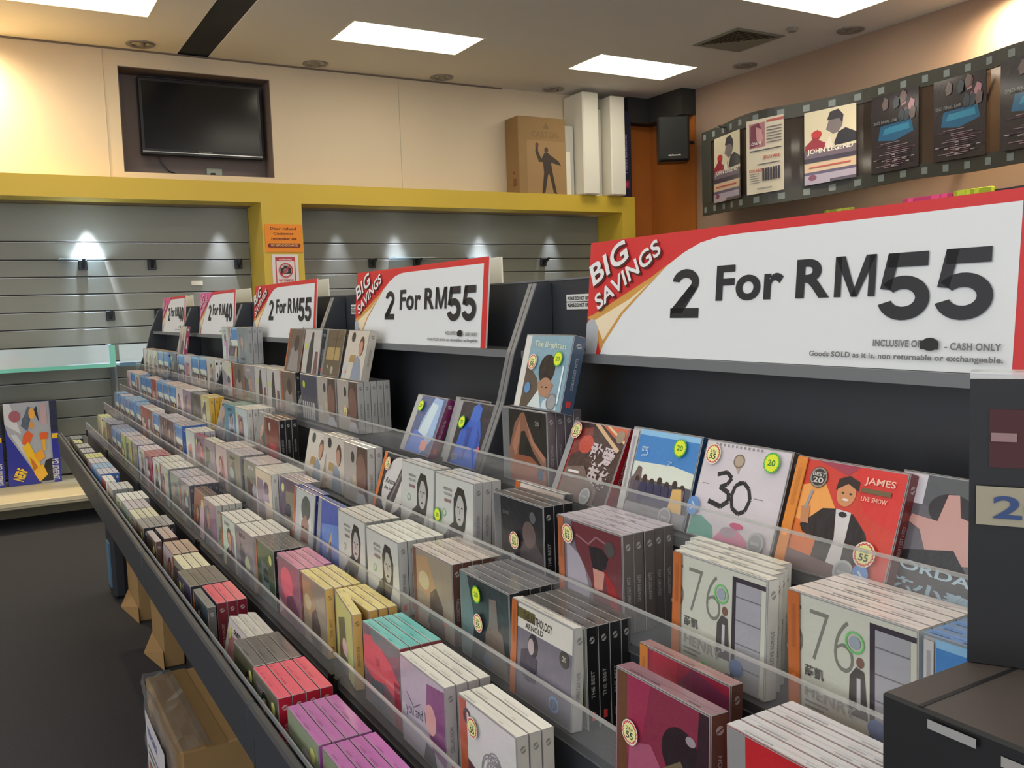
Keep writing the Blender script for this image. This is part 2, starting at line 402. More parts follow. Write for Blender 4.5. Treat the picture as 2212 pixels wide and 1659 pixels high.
# ------------------------------------------------------------------ yellow frame with slatwall
o = empty('shelf_surround', (1.8, 8.4, FZ), 'yellow frame of beam and posts around the slatwall bays', 'frame')
part('beam', MB().box(-4.2, 6.46, 8.2, 8.49, .98, 1.155), m_yellow, o)
for x0, x1 in ((2.25, 2.62), (6.28, 6.46), (-4.2, -3.9)): part('post', MB().box(x0, x1, 8.2, 8.88, FZ+.001, .98), m_yellow, o)
part('soffit_board', MB().box(-3.9, 6.28, 8.49, 8.88, 1.10, 1.15), m_yellow, o)
zs = [.98, .655, .50, .356, .208, .06, -.085, -.235, -.385, -.535, -.69, -.85, -1.01, -1.17, -1.338]
for bay, (x0, x1, lab) in enumerate(((-3.9, 2.25, 'grey slatwall left of the yellow post, with glass shelves below'), (2.62, 6.28, 'grey slatwall right of the yellow post, mostly bare'))):
    o = empty('slatwall', ((x0+x1)/2, 8.7, -1.34), lab, 'slatwall', 'slatwall bays')
    part('backing', MB().box(x0, x1, 8.70, 8.72, -1.34, .98), mat('slat_backing', c(66, 66, 60), .7), o)
    for k in range(len(zs)-1):
        z1, z0 = zs[k], zs[k+1]
        part('slat', MB().cbox(x0+.001, x1-.001, 8.66, 8.699, z0+.006, z1-.006, .004, WHITE), m_slat, o)
        if k: part('groove_rail', MB().box(x0+.001, x1-.001, 8.664, 8.699, z1-.0058, z1-.0015), m_groove, o)
# spot lamps below the beam
ledn = 0
for x, lab, pw in ((-.35, 'leftmost', 1), (.86, 'second from left', 4.5), (1.97, 'just left of the yellow post', .8), (3.1, 'first right of the yellow post', .5), (3.72, 'second right of the yellow post', .9), (4.70, 'third right of the yellow post', 1), (5.6, 'beside the right yellow post', .6)):
    o = empty('spot_lamp', (x, 8.53, 1.05), 'small cool white spot lamp under the yellow beam, %s' % lab, 'lamp', 'spot lamps under the yellow beam')
    part('housing', MB().tube((x, 8.53, 1.099), (x, 8.53, 1.05), .035, 14), m_black, o)
    part('lens', MB().tube((x, 8.53, 1.05), (x, 8.53, 1.046), .028, 14), m_led, o)
    l = bpy.data.lights.new('spot_beam', 'SPOT'); l.energy = LED*pw; l.color = (.72, .78, 1); l.spot_size = math.radians(38); l.spot_blend = 1; l.shadow_soft_size = .02
    lo = bpy.data.objects.new('spot_beam', l); scene.collection.objects.link(lo); lo.parent = o; lo.location = (0, 0, -.01); lo.rotation_euler = (math.radians(5.5), 0, 0)
# hooks on the slatwall
def hook(x, z, lab, arm=False):
    o = empty('slat_bracket', (x, 8.64, z-.09), lab, 'bracket', 'black brackets on the slatwall')
    part('plate', MB().cbox(x-.035, x+.035, 8.628, 8.658, z-.085, z, .004, BLACK), m_black, o)
    part('hanger', MB().prism([(8.63, z-.02), (8.63, z-.075), (8.56, z-.03), (8.52, z-.005), (8.52, z+.004), (8.60, z-.012)], 0, x-.012, x+.012), m_black, o)
for x, z, l in ((.81, .50, 'black bracket in the bright spot of the left slatwall'), (1.37, .50, 'black bracket right of the bright spot, upper groove'), (2.13, .50, 'black bracket just left of the orange notice'),
                (1.0, .06, 'lower black bracket left of the rack signs'), (1.40, .06, 'lower black bracket nearest the farthest rack sign'),
                (3.46, .50, 'black bracket first right of the yellow post'), (3.95, .50, 'black bracket second right of the yellow post'), (4.83, .50, 'black bracket third right of the yellow post'), (5.5, .50, 'black bracket next to the right yellow post')):
    hook(x, z, l)
# bits of glass shelving still in the upper groove
for x0, x1, l in ((.62, .98, 'narrow glass shelf edge above the bright spot bracket'), (3.65, 4.1, 'narrow glass shelf edge lit above the second sign'), (4.55, 4.9, 'narrow glass shelf edge lit right of the second sign')):
    tag(MB().box(x0, x1, 8.5, 8.658, .504, .512).build('glass_shelf', m_glass), l, 'shelf', 'narrow glass shelves')
tag(MB().box(1.70, 1.80, 8.650, 8.658, .27, .31).build('price_tag', m_foam), 'small white tag on the left slatwall above the farthest signs', 'tag')
# orange notice and no photo notice on the post
o = empty('notice', (2.44, 8.195, .54), 'orange paper notice with four lines taped on the yellow post', 'notice')
b = MB(); b.box(2.27, 2.61, 8.192, 8.199, .54, .79, c(238, 140, 36))
P_ = Plane((2.27, 8.192, .54), (.34, 0, 0), (0, 0, .25), (0, -1, 0), .0008)
P_.draw(b, [('t', 'Dear valued', .14, .80, .7, .09, c(90, 40, 20)), ('t', 'Customer', .22, .62, .55, .09, c(90, 40, 20)), ('t', 'remember we', .16, .44, .68, .09, c(90, 40, 20)),
            ('e', .1, .24, .04, .07, c(120, 40, 40)), ('e', .9, .24, .04, .07, c(120, 40, 40)), ('r', .1, .17, .9, .31, c(120, 40, 40)), ('t', 'NO REFUND EXCHANGE', .14, .2, .72, .08, c(240, 190, 120))])
part('sheet', b, m_matte, o)
o = empty('notice', (2.43, 8.195, .22), 'white and red no cameras notice on the yellow post', 'notice')
b = MB(); b.box(2.32, 2.56, 8.192, 8.199, .22, .52, c(226, 218, 214)); red = c(190, 60, 70)
P_ = Plane((2.32, 8.192, .22), (.24, 0, 0), (0, 0, .30), (0, -1, 0), .0008)
P_.draw(b, [('r', .12, .06, .88, .92, red), ('r', .16, .09, .84, .89, c(226, 214, 210)), ('r', .16, .80, .84, .89, red), ('t', 'WARNING', .25, .82, .5, .05, WHITE),
            ('r', .3, .42, .7, .60, c(50, 40, 40)), ('r', .42, .58, .58, .66, c(50, 40, 40)), ('e', .5, .51, .09, .07, c(150, 140, 140)), ('o', .5, .52, .27, .22, .045, red), ('l', [(.32, .37), (.68, .67)], .05, red),
            ('t', 'NO FILMING', .22, .2, .56, .06, red), ('t', 'NO PHOTOS', .24, .12, .52, .05, red)])
part('sheet', b, m_matte, o)

# base platform, glass trays and toy boxes on the left
o = empty('display_platform', (-.8, 8.2, FZ), 'cream laminate plinth shelf along the foot of the left slatwall', 'shelf')
part('top', MB().cbox(-3.9, 2.24, 7.62, 8.655, -1.40, -1.342, .006, WHITE), m_cream, o)
part('front_lip', MB().box(-3.9, 2.24, 7.60, 7.62, -1.375, -1.345), m_cream, o)
part('kickboard', MB().box(-3.9, 2.24, 8.18, 8.655, FZ+.001, -1.40), mat('kick_brown', c(120, 112, 86), .6), o)
o = empty('display_platform', (4.4, 8.2, FZ), 'cream laminate plinth shelf along the foot of the right slatwall', 'shelf')
part('top', MB().cbox(2.63, 6.27, 7.62, 8.655, -1.40, -1.342, .006, WHITE), m_cream, o)
part('kickboard', MB().box(2.63, 6.27, 8.18, 8.655, FZ+.001, -1.40), mats['kick_brown'], o)
for x0, x1, ed, lab in ((-3.0, .955, m_green_edge, 'clear glass tray with pale green edges holding a long toy box'), (.985, 2.2, m_blue_edge, 'clear glass tray with blue edges behind the far end of the rack')):
    o = empty('glass_tray', ((x0+x1)/2, 8.4, -.40), lab, 'shelf', 'glass trays on the slatwall')
    part('base', MB().box(x0, x1, 8.12, 8.655, -.40, -.385), m_glass, o)
    part('front_pane', MB().box(x0, x1, 8.11, 8.12, -.40, -.225), m_glass, o)
    part('side_pane', MB().box(x1-.01, x1, 8.12, 8.655, -.385, -.225), m_glass, o)
    e_ = MB(); e_.box(x0, x1, 8.105, 8.11, -.405, -.375); e_.box(x1-.045, x1, 8.105, 8.11, -.375, -.225); part('edge_strip', e_, ed, o)
part('rail', MB().box(.965, .98, 8.3, 8.655, -1.34, -.40), mat('dull_post', c(120, 122, 125), .4), empty('shelf_post', (.97, 8.4, -1.34), 'slim grey post under the join of the two glass trays', 'post'))
bl, yl, orr = c(38, 44, 150), c(240, 190, 30), c(225, 95, 30)
def blaster(items, ox, oy, sc):
    def q(pts, col): items.append(('p', [(ox+a*sc, oy+b_*sc) for a, b_ in pts], col))
    q([(0, .1), (.12, 0), (.55, .42), (.42, .55)], yl); q([(.35, .35), (.5, .25), (.75, .5), (.6, .62)], c(235, 160, 30)); q([(-.06, .0), (.08, -.12), (.2, .02), (.06, .12)], yl)
    q([(.42, .5), (.58, .42), (.72, .66), (.55, .74)], orr); q([(.2, .1), (.32, .0), (.4, .12), (.28, .2)], c(40, 40, 44)); q([(.5, .3), (.62, .2), (.68, .3), (.56, .38)], c(50, 50, 54))
def toy_art(full=True):
    L = [('r', 0, 0, 1, 1, c(170, 172, 180)), ('p', [(0, 0), (.62, 0), (.05, .62), (0, .75)], bl), ('p', [(.10, .62), (.20, .62), (.75, .024), (.62, .02)], c(205, 208, 214)), ('p', [(0, .75), (0, 1), (.12, 1), (.3, .62)], c(210, 212, 216)),
         ('p', [(.3, .72), (.45, .95), (.55, .93), (.42, .65)], c(90, 100, 120)), ('p', [(.55, .9), (.65, .75), (.62, .95)], c(30, 34, 50)), ('p', [(.72, .28), (.88, .3), (.84, .024), (.6, .02)], c(30, 26, 30)),
         ('e', .2, .84, .11, .07, c(165, 90, 100)), ('o', .40, .78, .07, .05, .02, c(80, 85, 100)), ('e', .52, .86, .06, .07, c(235, 170, 60)), ('e', .50, .72, .05, .04, c(220, 150, 60)), ('r', .68, .72, .80, .98, c(190, 160, 165)),
         ('r', .64, .54, .80, .62, orr), ('r', .68, .40, .74, .54, c(238, 170, 40)), ('p', [(.33, .60), (.42, .66), (.52, .60), (.42, .48), (.30, .50)], orr)]
    bla = []
    def q(pts, col): bla.append(('p', pts, col))
    q([(.30, .46), (.42, .52), (.62, .22), (.50, .12)], yl); q([(.5, .36), (.66, .42), (.72, .32), (.58, .26)], c(235, 160, 30)); q([(.48, .14), (.66, .24), (.74, .10), (.58, .02)], c(240, 180, 40)); q([(.42, .34), (.50, .28), (.56, .20), (.48, .16)], c(200, 110, 20))
    L += bla
    L += [('r', .86, 0, 1, 1, bl), ('r', .86, .62, 1, 1, c(30, 32, 60)), ('r', .87, .54, .99, .60, c(235, 190, 40)), ('t', 'LONGSHOT CS-6', .965, .03, .45*1.0, .075, WHITE, .02, math.pi/2),
          ('t', 'NERF', .27, .04, .26, .12, c(245, 200, 30), .05, 1.15)]
    return L
for nm, x0, w_, lab in (('a', .12, .385, 'blue and white toy blaster box standing fully in view on the plinth'), ('b', -.29, .385, 'blue toy blaster box cut off by the left edge of the view')):
    y0 = 8.36
    o = empty('toy_box', (x0+w_/2, 8.42, -1.34), lab, 'box', 'toy boxes on the plinth')
    part('carton', MB().cbox(x0, x0+w_, y0, y0+.12, -1.340, -.665, .004, bl), mat('toy_carton', c(30, 32, 90), .4), o)
    b = MB(); Plane((x0, y0, -1.34), (w_, 0, 0), (0, 0, .675), (0, -1, 0), .0006).draw(b, toy_art()); part('front_print', b, m_print, o)
o = empty('toy_box', (.1, 8.35, -.385), 'long toy blaster box lying in the green edged glass tray', 'box')
part('carton', MB().cbox(-.7, .60, 8.2, 8.5, -.384, -.262, .004, c(150, 150, 150)), mat('grey_carton', c(120, 120, 124), .5), o)
b = MB(); L = [('r', 0, 0, 1, 1, c(150, 148, 152)), ('r', 0, .55, .55, 1, c(60, 60, 130)), ('p', [(.45, 0), (.62, .5), (.5, .8), (.7, .9), (.85, .3), (.8, 0)], yl), ('p', [(.5, .1), (.6, .3), (.62, .024)], BLACK), ('p', [(.60, .3), (.66, .85), (.74, .9), (.72, .3)], orr), ('r', .79, .2, .97, .8, c(215, 212, 206)), ('e', .93, .55, .015, .12, c(120, 120, 120))]
Plane((-.7, 8.2, -.384), (1.3, 0, 0), (0, 0, .122), (0, -1, 0), .0006).draw(b, L); part('front_print', b, m_print, o)

# ------------------------------------------------------------------ boxes on the yellow beam
o = empty('carton', (5.26, 8.34, 1.155), 'tall brown carton with a dark standing figure print on the yellow beam', 'box')
part('body', MB().cbox(4.97, 5.56, 8.225, 8.49, 1.156, 1.95, .006, WHITE), m_card, o)
b = MB(); dk = c(62, 48, 36)
Plane((5.07, 8.225, 1.156), (.49, 0, 0), (0, 0, .79), (0, -1, 0), .0008).draw(b, [('r', 0, 0, 1, .70, c(160, 126, 80)), ('t', 'CARTON', .12, .74, .7, .08, c(132, 102, 62)), ('p', [(.42, .86), (.5, .94), (.58, .86)], c(128, 98, 60)),
  ('p', [(.36, 0), (.44, .02), (.52, .26), (.56, .26), (.66, .02), (.74, 0), (.64, .28), (.60, .42), (.86, .38), (.80, .44), (.60, .51), (.54, .54), (.44, .54), (.36, .46), (.28, .56), (.28, .63), (.23, .63), (.21, .55), (.30, .42), (.40, .42), (.42, .28)], dk),
  ('e', .49, .58, .045, .035, dk), ('e', .255, .645, .04, .025, c(110, 50, 36))])
part('front_print', b, m_matte, o)
b = MB(); Plane((4.97, 8.49, 1.156), (0, -.265, 0), (0, 0, .79), (-1, 0, 0), .0008).draw(b, [('e', .6, .28, .1, .02, c(140, 70, 50)), ('r', .5, .1, .8, .2, c(128, 84, 56))]); part('side_print', b, m_matte, o)
for x0, x1, y0, z1, nm, m, lab in ((5.575, 5.70, 8.28, 1.90, 'wrapped_board', m_wrap, 'film wrapped pale board between the brown carton and white slabs'),
     (5.72, 5.93, 8.12, 2.24, 'foam_slab', m_foam, 'left tall white foam slab overhanging the yellow beam'), (5.94, 6.06, 8.26, 2.10, 'wrapped_board', m_wrap, 'film wrapped board between the two white slabs'),
     (6.075, 6.27, 8.10, 2.22, 'foam_slab', m_foam, 'right tall white foam slab overhanging the yellow beam')):
    o = empty(nm, ((x0+x1)/2, 8.35, 1.156), lab, 'board')
    if nm == 'foam_slab':
        part('slab', MB().cbox(x0, x1, y0, 8.49, 1.157, z1, .012, WHITE), m, o)
    else:
        part('board', MB().cbox(x0, x1, y0, 8.49, 1.157, z1, .006, WHITE), mat('pale_board', c(186, 182, 170), .5, bump=.3, bscale=8), o)
        part('flap', MB().box(x0+.01, x0+.07, y0-.012, y0-.001, 1.157, 1.157+.62*(z1-1.157)), m_foam, o)
o = empty('game_box', (6.36, 8.35, 1.156), 'dark navy box with pink print standing right of the white slabs', 'box')
part('body', MB().cbox(6.285, 6.45, 8.23, 8.49, 1.157, 2.10, .005, BLACK), mat('navy_box', c(30, 32, 52), .5), o)
b = MB(); Plane((6.285, 8.23, 1.157), (.165, 0, 0), (0, 0, .94), (0, -1, 0), .0008).draw(b, [('t', 'Mobile accessories', .62, .28, 2.6, .055, c(150, 140, 180), .02, math.pi/2), ('r', .2, .1, .8, .2, c(110, 40, 70)), ('e', .5, .15, .2, .03, c(180, 60, 90))]); part('front_print', b, m_matte, o)

# corner: orange panels, dark recess, loudspeaker
b = MB(); b.box(6.47, 6.92, YB-.03, YB-.001, FZ, 2.0); b.box(XR-.03, XR-.001, 7.72, 8.47, FZ, 2.0)
tag(b.build('corner_cladding', m_wood), 'orange wood panelling folded into the far right corner', 'panel')
b = MB(); b.box(6.47, XR-.031, 8.30, 8.469, 2.0, CZ-.001); b.box(6.75, XR-.001, 7.72, 8.30, 2.0, CZ-.001)  # solid boxes; the darkness of the recess is put into their colour
tag(b.build('corner_box', mat('dark_infill', c(48, 46, 42), .8)), 'dark bulkhead over the orange corner panels', 'infill')
ca, sa = math.cos(-.62), math.sin(-.62)
o = empty('loudspeaker', (6.53, 7.62, 1.40), 'black wall loudspeaker hanging in the corner before the orange panel', 'speaker', rz=-.62)
def loc(mbx): return mbx
b = MB(); b.cbox(-.165, .165, -.12, .12, .05, .52, .015, c(20, 20, 20)); b.build('cabinet', m_black, parent=o)
b = MB(); b.cbox(-.150, .150, -.135, -.121, .065, .505, .008, c(26, 26, 25)); b.build('grille', mat('speaker_cloth', c(30, 30, 28), .9, bump=.4, bscale=400), parent=o)
b = MB(); Plane((-.06, -.1355, .10), (.13, 0, 0), (0, 0, .022), (0, -1, 0), .0006).draw(b, [('t', 'alphasonic', 0, 0, 1, 1, c(210, 205, 200), .03)]); b.build('logo', m_matte, parent=o)
b = MB(); b.tube((.02, .12, .30), (.25, .28, .30), .018, 8); b.box(-.05, .05, .12, .14, .22, .38); b.build('bracket', m_black, parent=o)

# ------------------------------------------------------------------ film strip display on the right wall
F = [(6.62, 7.25, 1.70, .85), (6.45, 6.75, 1.69, .84), (6.27, 6.32, 1.675, .825), (6.28, 6.02, 1.68, .83), (6.57, 5.73, 1.72, .87), (6.78, 5.39, 1.76, .91), (6.80, 4.92, 1.775, .925), (6.70, 4.36, 1.75, .90), (6.55, 3.87, 1.74, .89), (6.50, 3.4, 1.73, .88), (6.62, 2.9, 1.73, .88)]
def cat(pts, n=6):
    out = []
    for i in range(len(pts)-1):
        p0, p1, p2, p3 = pts[max(0, i-1)], pts[i], pts[i+1], pts[min(len(pts)-1, i+2)]
        for k in range(n):
            t = k/n; out.append(tuple(.5*((2*b_)+(-a+c_)*t+(2*a-5*b_+4*c_-d)*t*t+(-a+3*b_-3*c_+d)*t**3) for a, b_, c_, d in zip(p0, p1, p2, p3)))
    out.append(pts[-1]); return out
C = cat(F)
def ribbon(mb, ya, yb, v0, v1, off, th, step=None):
    """strip of the curve between world Y = ya (far) and yb (near), heights v0..v1 of the band, off towards the room"""
    pts = [p for p in C if yb < p[1] < ya]
    def at(y):
        for a, b_ in zip(C, C[1:]):
            if b_[1] <= y <= a[1]:
                t = (a[1]-y)/(a[1]-b_[1]); return tuple(p*(1-t)+q*t for p, q in zip(a, b_))
        return C[-1] if y < C[-1][1] else C[0]
    pts = [at(ya)]+pts+[at(yb)]; vv = []; ff = []
    for i, p in enumerate(pts):
        a = pts[max(0, i-1)]; d = pts[min(len(pts)-1, i+1)]; tx, ty = d[0]-a[0], d[1]-a[1]; L = math.hypot(tx, ty) or 1
        nx, ny = ty/L, -tx/L
        if nx > 0: nx, ny = -nx, -ny
        H = p[2]-p[3]
        for o_ in (off, off+th):
            for v in (v0, v1): vv.append((p[0]+nx*o_, p[1]+ny*o_, p[3]+H*v))
    n = len(pts)
    for i in range(n-1):
        q = 4*i; r = q+4
        ff += [(q, q+1, r+1, r), (q+2, r+2, r+3, q+3), (q, r, r+2, q+2), (q+1, q+3, r+3, r+1)]
    ff += [(0, 2, 3, 1), (4*n-4, 4*n-3, 4*n-1, 4*n-2)]
    mb.add(vv, ff); return at
o = empty('film_strip_display', (6.6, 5.2, .85), 'long wavy film strip shaped poster frame on the right wall', 'display')
YA, YZ = 7.24, 2.95
for nm, a, d in (('top_band', .86, 1), ('bottom_band', 0, .14)):
    b = MB(); ribbon(b, YA, YZ, a, d, 0, .02); part(nm, b, m_film, o)
b = MB(); ribbon(b, YA, YZ, .14, .86, .004, .006); part('clear_middle', b, m_smoke, o)
b = MB(); ribbon(b, YA, 7.02, .14, .86, 0.012, .01); part('end_bar', b, m_film, o)
cum = [0]
for a, d in zip(C, C[1:]): cum.append(cum[-1]+math.hypot(a[0]-d[0], a[1]-d[1]))
s_ = .06
while s_ < cum[-1]-.2:
    def yat(s):
        for i in range(len(cum)-1):
            if cum[i] <= s <= cum[i+1]: t = (s-cum[i])/(cum[i+1]-cum[i]); return C[i][1]*(1-t)+C[i+1][1]*t
    y1, y0 = yat(s_), yat(s_+.06)
    if y0 > YZ and y1 < YA:
        for v0, v1 in ((.90, .965), (.035, .10)):
            b = MB(); ribbon(b, y1, y0, v0, v1, .021, .002); part('sprocket_window', b, m_frost, o)
    s_ += .22
for x_, z_ in ((6.9, 6.7), (6.9, 4.3)):
    part('wall_mount', MB().tube((XR-.001, z_, 1.65), (6.3 if z_ > 6 else 6.7, z_, 1.65), .012, 8), m_chrome, o)
# posters fixed to it: (Y far, Y near, kind)
def legend():
    return [('r', 0, 0, 1, 1, c(214, 204, 176)), ('p', [(.42, .72), (.52, .93), (.66, .95), (.74, .86), (.74, .74), (.66, .66), (.56, .64), (.5, .68)], c(120, 110, 112)), ('p', [(.44, .84), (.5, .95), (.66, .97), (.76, .88), (.74, .76), (.68, .84), (.5, .84)], c(48, 44, 50)),
            ('p', [(.58, .52), (.66, .66), (.80, .70), (1, .62), (1, .50), (.6, .48)], c(36, 34, 44)), ('p', [(0, .42), (.02, .54), (.16, .62), (.14, .70), (.26, .74), (.34, .66), (.28, .60), (.42, .54), (.40, .44)], c(150, 40, 56)), ('e', .24, .68, .1, .05, c(190, 50, 50)),
            ('p', [(.44, .44), (.4, .52), (.5, .62), (.56, .5)], c(225, 215, 200)), ('r', 0, .36, 1, .46, c(110, 96, 110)), ('t', 'JOHN LEGEND', .06, .40, .88, .085, c(235, 228, 214), .024), ('r', 0, .30, 1, .36, c(60, 52, 70)), ('r', 0, .17, 1, .29, c(210, 184, 156)),
            ('r', 0, .13, 1, .17, c(90, 80, 110)), ('r', 0, 0, 1, .13, c(170, 160, 180)), ('e', .16, .09, .08, .04, c(120, 60, 90)), ('r', .5, .0, 1, .04, c(80, 70, 90)), ('r', .1, .22, .9, .24, c(190, 80, 70))]
def dollar():
    return [('r', 0, 0, 1, 1, c(216, 206, 184)), ('r', .08, .62, .5, .95, c(176, 120, 128)), ('p', [(.1, .62), (.12, .92), (.34, .95), (.46, .80), (.40, .66)], c(120, 60, 76)), ('p', [(.26, .90), (.42, .86), (.46, .74), (.38, .64), (.28, .72)], c(200, 150, 150)), ('r', .55, .94, 1, .97, c(190, 90, 90)), ('t', 'LOVE IS', .1, .66, .3, .04, WHITE)]+\
        [('r', .55, .86-.04*k, .95, .875-.04*k, c(120, 110, 110)) for k in range(6)]+[('r', .1, .57, .95, .585, c(90, 84, 90)), ('t', '(DOLLARB)', .46, .44, .46, .055, c(180, 60, 56), .02), ('r', .3, .38, .9, .395, c(100, 100, 104)), ('t', 'COLLABOR', .08, .29, .38, .045, c(180, 70, 60), .02)]+\
        [('r', .44+.07*k, .16, .49+.07*k, .33, c(50, 44, 60)) for k in range(7)]+[('r', .1, .26-.03*k, .36, .27-.03*k, c(130, 124, 120)) for k in range(5)]+[('r', .3, .05, .7, .07, c(150, 150, 140))]
def concert(sd):
    R = random.Random(sd); L = [('r', 0, 0, 1, 1, c(40, 34, 42)), ('p', [(.15, .42), (.2, .60), (.85, .62), (.9, .46), (.5, .38)], c(30, 100, 140)), ('p', [(.25, .48), (.3, .56), (.8, .58), (.82, .50)], c(50, 140, 176))]
    for k in range(9):
        x = R.uniform(0, .9); y = R.uniform(.68, .92); cc = R.choice([(110, 96, 96), (90, 90, 96), (160, 120, 124), (60, 70, 80)])
        if k < 3: x = R.uniform(.55, .85); cc = (178, 130, 140)
        L.append(('p', [(x, y), (x+.06, y+.09), (x+.14, y+.05), (x+.12, y-.06), (x+.03, y-.08)], c(*cc)))
    for k in range(14):
        y = .36-.024*k; x = R.uniform(0, .4); L.append(('r', x, y, x+R.uniform(.3, .6), y+.008, c(*R.choice([(110, 70, 90), (80, 60, 80), (150, 130, 140)]))))
    for k in range(12):
        x = R.uniform(.05, .9); y = R.uniform(.05, .2); L.append(('r', x, y, x+.07, y+.012, c(170, 160, 165)))
    L.append(('t', '2ND FINAL LIVE', .1, .62, .5, .04, c(120, 130, 130)))
    return L
def yof(px):
    T = [(1536, 7.24), (1605, 6.32), (1657, 6.02), (1767, 5.73), (1877, 5.39), (1987, 4.92), (2097, 4.36), (2212, 3.87), (2330, 3.35)]
    for (a, ya_), (b_, yb_) in zip(T, T[1:]):
        if a <= px <= b_: t = (px-a)/(b_-a); return ya_*(1-t)+yb_*t
def atY(y):
    for a, b_ in zip(C, C[1:]):
        if b_[1] <= y <= a[1]:
            t = (a[1]-y)/(a[1]-b_[1]); return tuple(p*(1-t)+q*t for p, q in zip(a, b_))
for a, d, art, lab, v0, v1 in ((6.92, 6.32, legend(), 'leftmost poster in the film strip, cream with singer profile and red figure', .12, .86), (6.22, 5.90, dollar(), 'pale pink and cream portrait poster, second in the film strip', .12, .90),
      (5.80, 5.45, legend(), 'cream poster reading JOHN LEGEND, third in the film strip', .13, .88), (5.30, 4.84, concert(1), 'dark concert poster with blue band, fourth in the film strip', .12, .88),
      (4.68, 4.16, concert(1), 'dark concert poster with blue band, fifth in the film strip', .13, .87), (4.0, 3.40, concert(1), 'dark concert poster at the right edge, last in the film strip', .12, .88)):
    pa, pd = atY(a), atY(d); H = pa[2]-pa[3]
    za = pa[3]+H*v0; tx, ty = pd[0]-pa[0], pd[1]-pa[1]; L = math.hypot(tx, ty); nx, ny = ty/L, -tx/L
    if nx > 0: nx, ny = -nx, -ny
    # clear the bulge of the curve
    mx = max(((p[0]-pa[0])*nx+(p[1]-pa[1])*ny for p in C if d < p[1] < a), default=0); off = max(0, mx)+.03
    o = empty('poster', ((pa[0]+pd[0])/2, (pa[1]+pd[1])/2, za), lab, 'poster', 'posters in the film strip')
    O = Vector((pa[0]+nx*off, pa[1]+ny*off, za)); U = Vector((tx, ty, pd[2]-pa[2])); V = Vector((0, 0, H*(v1-v0))); N = Vector((nx, ny, 0))
    b = MB(); q = [O, O+U, O+U+V, O+V]; b.add(q+[p-N*.006 for p in q], [(0, 1, 2, 3), (7, 6, 5, 4), (0, 4, 5, 1), (1, 5, 6, 2), (2, 6, 7, 3), (3, 7, 4, 0)], c(60, 56, 50)); part('board', b, m_matte, o)
    b = MB(); Plane(O, U, V, N, .0008).draw(b, art); part('print', b, m_print, o)

# header boards along the right wall below the strip
hb = [(7.38, 6.75, .72, c(52, 46, 60), 'dark header board nearest the orange panel'), (6.73, 6.19, .735, c(150, 160, 50), 'lime green header board with stripes, left one'), (6.17, 5.78, .715, c(120, 34, 80), 'maroon header board next to the left lime one'),
      (5.76, 5.45, .755, c(150, 164, 50), 'short lime header board with pale streaks'), (5.43, 4.96, .725, c(54, 52, 56), 'grey header board in the middle of the wall'), (4.94, 4.50, .765, c(205, 60, 120), 'pink header board under the dark posters'),
      (4.48, 4.17, .775, c(165, 180, 40), 'bright lime header board under the dark posters'), (4.15, 3.6, .75, c(50, 44, 48), 'black header board at the right end of the row')]
for y1, y0, z, col, lab in hb:
    o = empty('header_board', (6.75, (y0+y1)/2, z-.30), lab, 'board', 'header boards on the right wall shelving')
    b = MB(); b.cbox(6.70, 6.74, y0, y1, z-.30, z, .003, col); b.box(6.74, XR-.001, y0+.02, y0+.05, z-.1, z-.06, BLACK); part('panel', b, m_matte, o)
    b = MB(); R = random.Random(int(y1*100)); L = []
    for k in range(5):
        u = R.random()*.8; L.append(('p', [(u, 0), (u+.12, 0), (u+.22, 1), (u+.1, 1)], tuple(min(1, q*1.5+.02) for q in col[:3])+(1,)))
    Plane((6.70, y1, z-.30), (0, y0-y1, 0), (0, 0, .30), (-1, 0, 0), .0006).draw(b, L); part('print', b, m_matte, o)
o = empty('wall_shelving', (6.8, 5.3, FZ), 'dark shelving unit along the right wall under the header boards', 'shelving')
part('carcass', MB().box(6.76, 6.94, 2.5, 7.5, FZ+.001, .40), m_dark, o)
for z in (-1.2, -.7, -.2, .3): part('shelf', MB().box(6.45, 6.76, 2.5, 7.5, z, z+.025), m_dark, o)
for y in (2.5, 4.1, 5.7, 7.47): part('upright', MB().box(6.44, 6.45, y, y+.03, FZ+.001, .38), m_dark, o)
